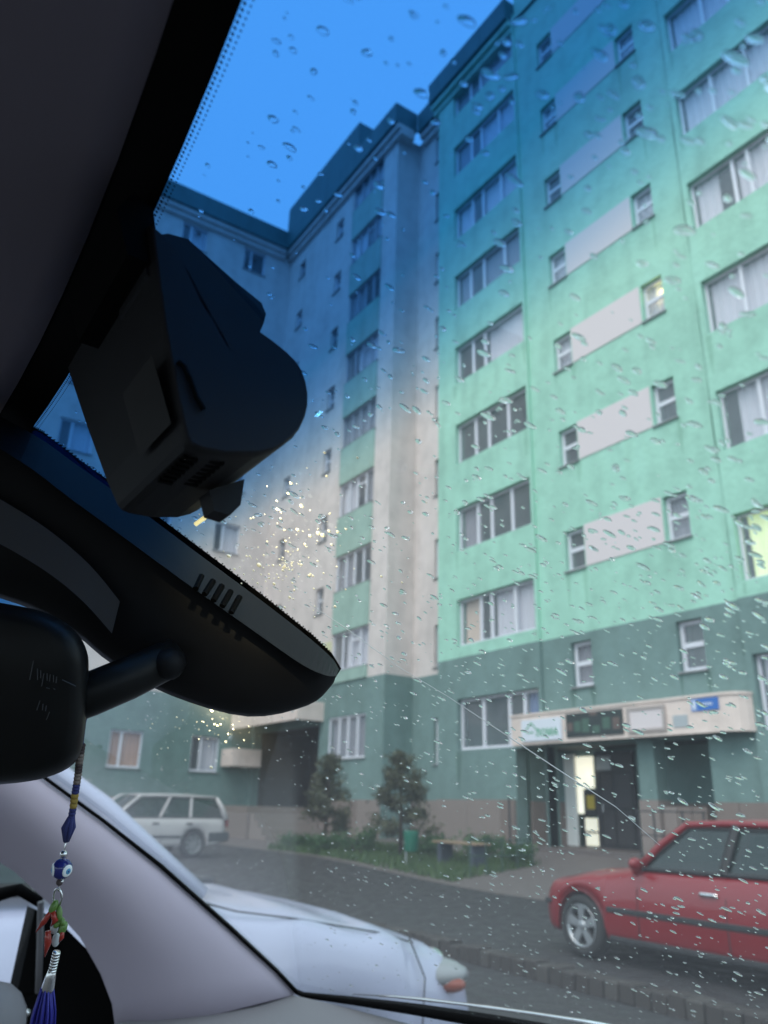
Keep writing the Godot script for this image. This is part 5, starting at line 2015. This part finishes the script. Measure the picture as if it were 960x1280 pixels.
func make_rain() -> void:
	# drops: shallow caps standing on the glass (y outward), each closed by its flat foot, no two outlines the same
	var kinds := []
	for kind in 6:
		var lobe := []
		for k in 16:
			lobe.append(1.0)
		for h in 3:
			var amp := rng.randf_range(0.0, 0.20) / (h + 1)
			var ph := rng.randf() * TAU
			for k in 16:
				lobe[k] += amp * cos((h + 1) * TAU * k / 16 + ph)
		var cap := Shape.new()
		cap.smooth(true)
		var lean := rng.randf_range(-0.25, 0.25)
		var rings := []
		for i in 7:
			var t := PI / 2 * i / 7.0
			var ring := []
			for k in 16:
				ring.append(Vector3(cos(TAU * k / 16) * cos(t) * lobe[k] + lean * sin(t), sin(t), sin(TAU * k / 16) * cos(t) * lobe[k]))
			rings.append(ring)
		cap.loft(rings, false)
		for k in 16:
			cap.tri(rings[6][k], rings[6][(k + 1) % 16], Vector3(lean, 1, 0))
		var low := Shape.new()
		for k in 16:
			low.tri(rings[0][(k + 1) % 16], rings[0][k], Vector3.ZERO)
		var join := SurfaceTool.new()
		join.append_from(cap.mesh(), 0, Transform3D())
		join.append_from(low.mesh(), 0, Transform3D())
		kinds.append(join.commit())
	var single := 0
	var rest := [[], [], [], [], [], []]
	var k := 0
	while k < 9500:
		k += 1
		var px := rng.randf_range(-160, 1120)
		var py := rng.randf_range(-60, 1330)
		# fewer high up, more where the wiper left them
		var keep := 0.16 if py < 420 else (0.38 if py < 620 else 0.85)
		if px < 400 and py > 860: keep = 1.0
		if rng.randf() > keep:
			continue
		var b := drop_basis(px, py, 0.40 + rng.randfn() * 0.16)
		if b.is_empty():
			continue
		var l: Vector3 = b[0] - EYE
		if l.y > 0.198 or l.x < -1.0:
			continue
		var size := minf(0.00050 * exp(rng.randfn() * 0.48), 0.00105)
		if rng.randf() < 0.06: size = minf(size * 1.6, 0.0012)
		if l.y > 0.13: size *= 1.1
		if px < 400 and py > 860: size *= 0.62
		var long := size * rng.randf_range(1.1, 2.6)
		var tall := size * rng.randf_range(0.6, 0.95)
		var bs := Basis(b[1] * long, b[2] * tall, b[3] * size)
		var tr := Transform3D(bs, b[0] + b[2] * 0.0003)
		var shown := px > 0 and px < 960 and py > 0 and py < 1280
		if shown and single < 220 and size > 0.00072:
			var o := add_mesh("raindrop", kinds[rng.randi() % 6], M.water_drop)
			o.transform = tr
			tag(o, "clear raindrop clinging to the outside of the windscreen", "raindrop", "raindrops on the windscreen")
			single += 1
		else:
			rest[rng.randi() % 6].append(tr)
	for kind in 6:
		var mmk := MultiMesh.new()
		mmk.transform_format = MultiMesh.TRANSFORM_3D
		mmk.mesh = kinds[kind]
		mmk.instance_count = rest[kind].size()
		for i in rest[kind].size():
			mmk.set_instance_transform(i, rest[kind][i])
		var mk := MultiMeshInstance3D.new()
		mk.name = numbered("small_raindrops", self)
		mk.multimesh = mmk
		mk.material_override = M.water_drop
		add_child(mk, true)
		tag(mk, "countless small raindrops all over the windscreen", "raindrops", "small raindrops on the windscreen", "stuff")
	# milky white drops, made to catch the status lamp and the added lamp
	var lit := []
	var ball := SphereMesh.new()
	ball.radius = 1.0
	ball.height = 2.0
	ball.radial_segments = 12
	ball.rings = 6
	for i in 230:
		var a := rng.randf() * TAU
		var r := absf(rng.randfn()) * 62.0
		var px := 352 + cos(a) * r * 0.9 + 12
		var py := 700 + sin(a) * r - r * 0.15
		if i > 165:
			px = 272 + rng.randfn() * 42
			py = 902 + rng.randfn() * 20
		var b := drop_basis(px, py, 0.4)
		if b.is_empty(): continue
		var size := 0.00050 * exp(rng.randfn() * 0.35)
		lit.append(Transform3D(Basis(b[1] * size * 1.1, b[2] * size * 0.7, b[3] * size), b[0] - b[2] * 0.0036))
	var mm := MultiMesh.new()
	mm.transform_format = MultiMesh.TRANSFORM_3D
	mm.mesh = ball
	mm.instance_count = lit.size()
	for i in lit.size():
		mm.set_instance_transform(i, lit[i])
	var mi := MultiMeshInstance3D.new()
	mi.name = "glinting_droplets"
	mi.multimesh = mm
	mi.material_override = M.drop_lit
	add_child(mi)
	tag(mi, "tiny warm-lit droplets glinting round the mirror housing", "droplets", "", "stuff")

func make_glint_lamp() -> void:
	# added pin-head lamp at the housing's lower edge, placed so the droplets glint
	for q in [[276, 890, 0.013, "lower edge"]]:
		var p := hit(q[0], q[1]) - screen_normal(-0.4, 0.1) * 0.026
		var s := Shape.new()
		s.smooth(true)
		s.ball(p, Vector3.ONE * 0.0005)
		var t := thing("added_glint_lamp", "added pin-head lamp at the %s of the mirror housing for the droplet glints" % q[3], "lamp", p)
		part("bulb", s, glow("added_glint_led", Color(1.0, 0.92, 0.7), 2.0), t)
		var l := AreaLight3D.new()
		l.name = "added_glint_lamp_light"
		l.light_color = Color(1.0, 0.93, 0.72)
		l.light_energy = q[2]
		l.area_size = Vector2(0.002, 0.002)
		l.shadow_enabled = true
		var n := screen_normal(-0.4, 0.1)
		l.transform = Transform3D(Basis.looking_at(n, Vector3.UP), p + n * 0.0006)
		add_child(l, true)

# ------------------------------------------------------------------
const TINT_DEEP := Vector3(0.0059, 0.0625, 0.372)    # dye at full depth

func _ready() -> void:
	rng.seed = 20240
	var cam := Camera3D.new()
	cam.name = "camera"
	cam.transform = Transform3D(Basis(CAM_R, CAM_U, -CAM_F).orthonormalized(), EYE)
	cam.fov = 66.02
	cam.near = 0.01
	cam.far = 2000.0
	var lens := CameraAttributesPhysical.new()      # a small lens focused on the wet glass
	lens.frustum_focal_length = 18.47
	lens.exposure_aperture = 8.5
	lens.frustum_focus_distance = 0.42
	lens.frustum_near = 0.01
	lens.frustum_far = 2000.0
	cam.attributes = lens
	add_child(cam)
	cam.current = true
	var env := Environment.new()
	env.background_mode = Environment.BG_SKY
	var sky := Sky.new()
	var sm := ProceduralSkyMaterial.new()
	sm.sky_top_color = Color(0.83, 0.945, 1.0)
	sm.sky_horizon_color = Color(0.88, 0.955, 1.0)
	sm.ground_bottom_color = Color(0.30, 0.29, 0.28)
	sm.ground_horizon_color = Color(0.45, 0.45, 0.46)
	sm.sky_curve = 0.15
	sm.sky_energy_multiplier = 1.245
	sm.sun_angle_max = 1.0
	sky.sky_material = sm
	env.sky = sky
	env.tonemap_mode = Environment.TONE_MAPPER_LINEAR
	env.tonemap_exposure = 1.0
	env.sdfgi_enabled = true
	env.ssao_enabled = true
	env.ssil_enabled = true
	var we := WorldEnvironment.new()
	we.name = "world"
	we.environment = env
	add_child(we)
	var sun := DirectionalLight3D.new()
	sun.name = "overcast_sun"
	sun.light_color = Color(1.0, 0.96, 0.92)
	sun.light_energy = 0.5
	sun.sky_mode = DirectionalLight3D.SKY_MODE_LIGHT_ONLY
	sun.light_angular_distance = 40.0
	sun.shadow_enabled = true
	sun.rotation = Vector3(deg_to_rad(-52), deg_to_rad(22), 0)
	add_child(sun)

	make_materials()
	make_ground()
	make_green_block()
	make_white_wing()
	make_side_wing()
	make_red_car()
	make_estate()
	make_neighbour()
	make_planting()
	make_signs()
	make_cabin()
	make_dashcam()
	make_charm()
	make_glint_lamp()
	make_rain()
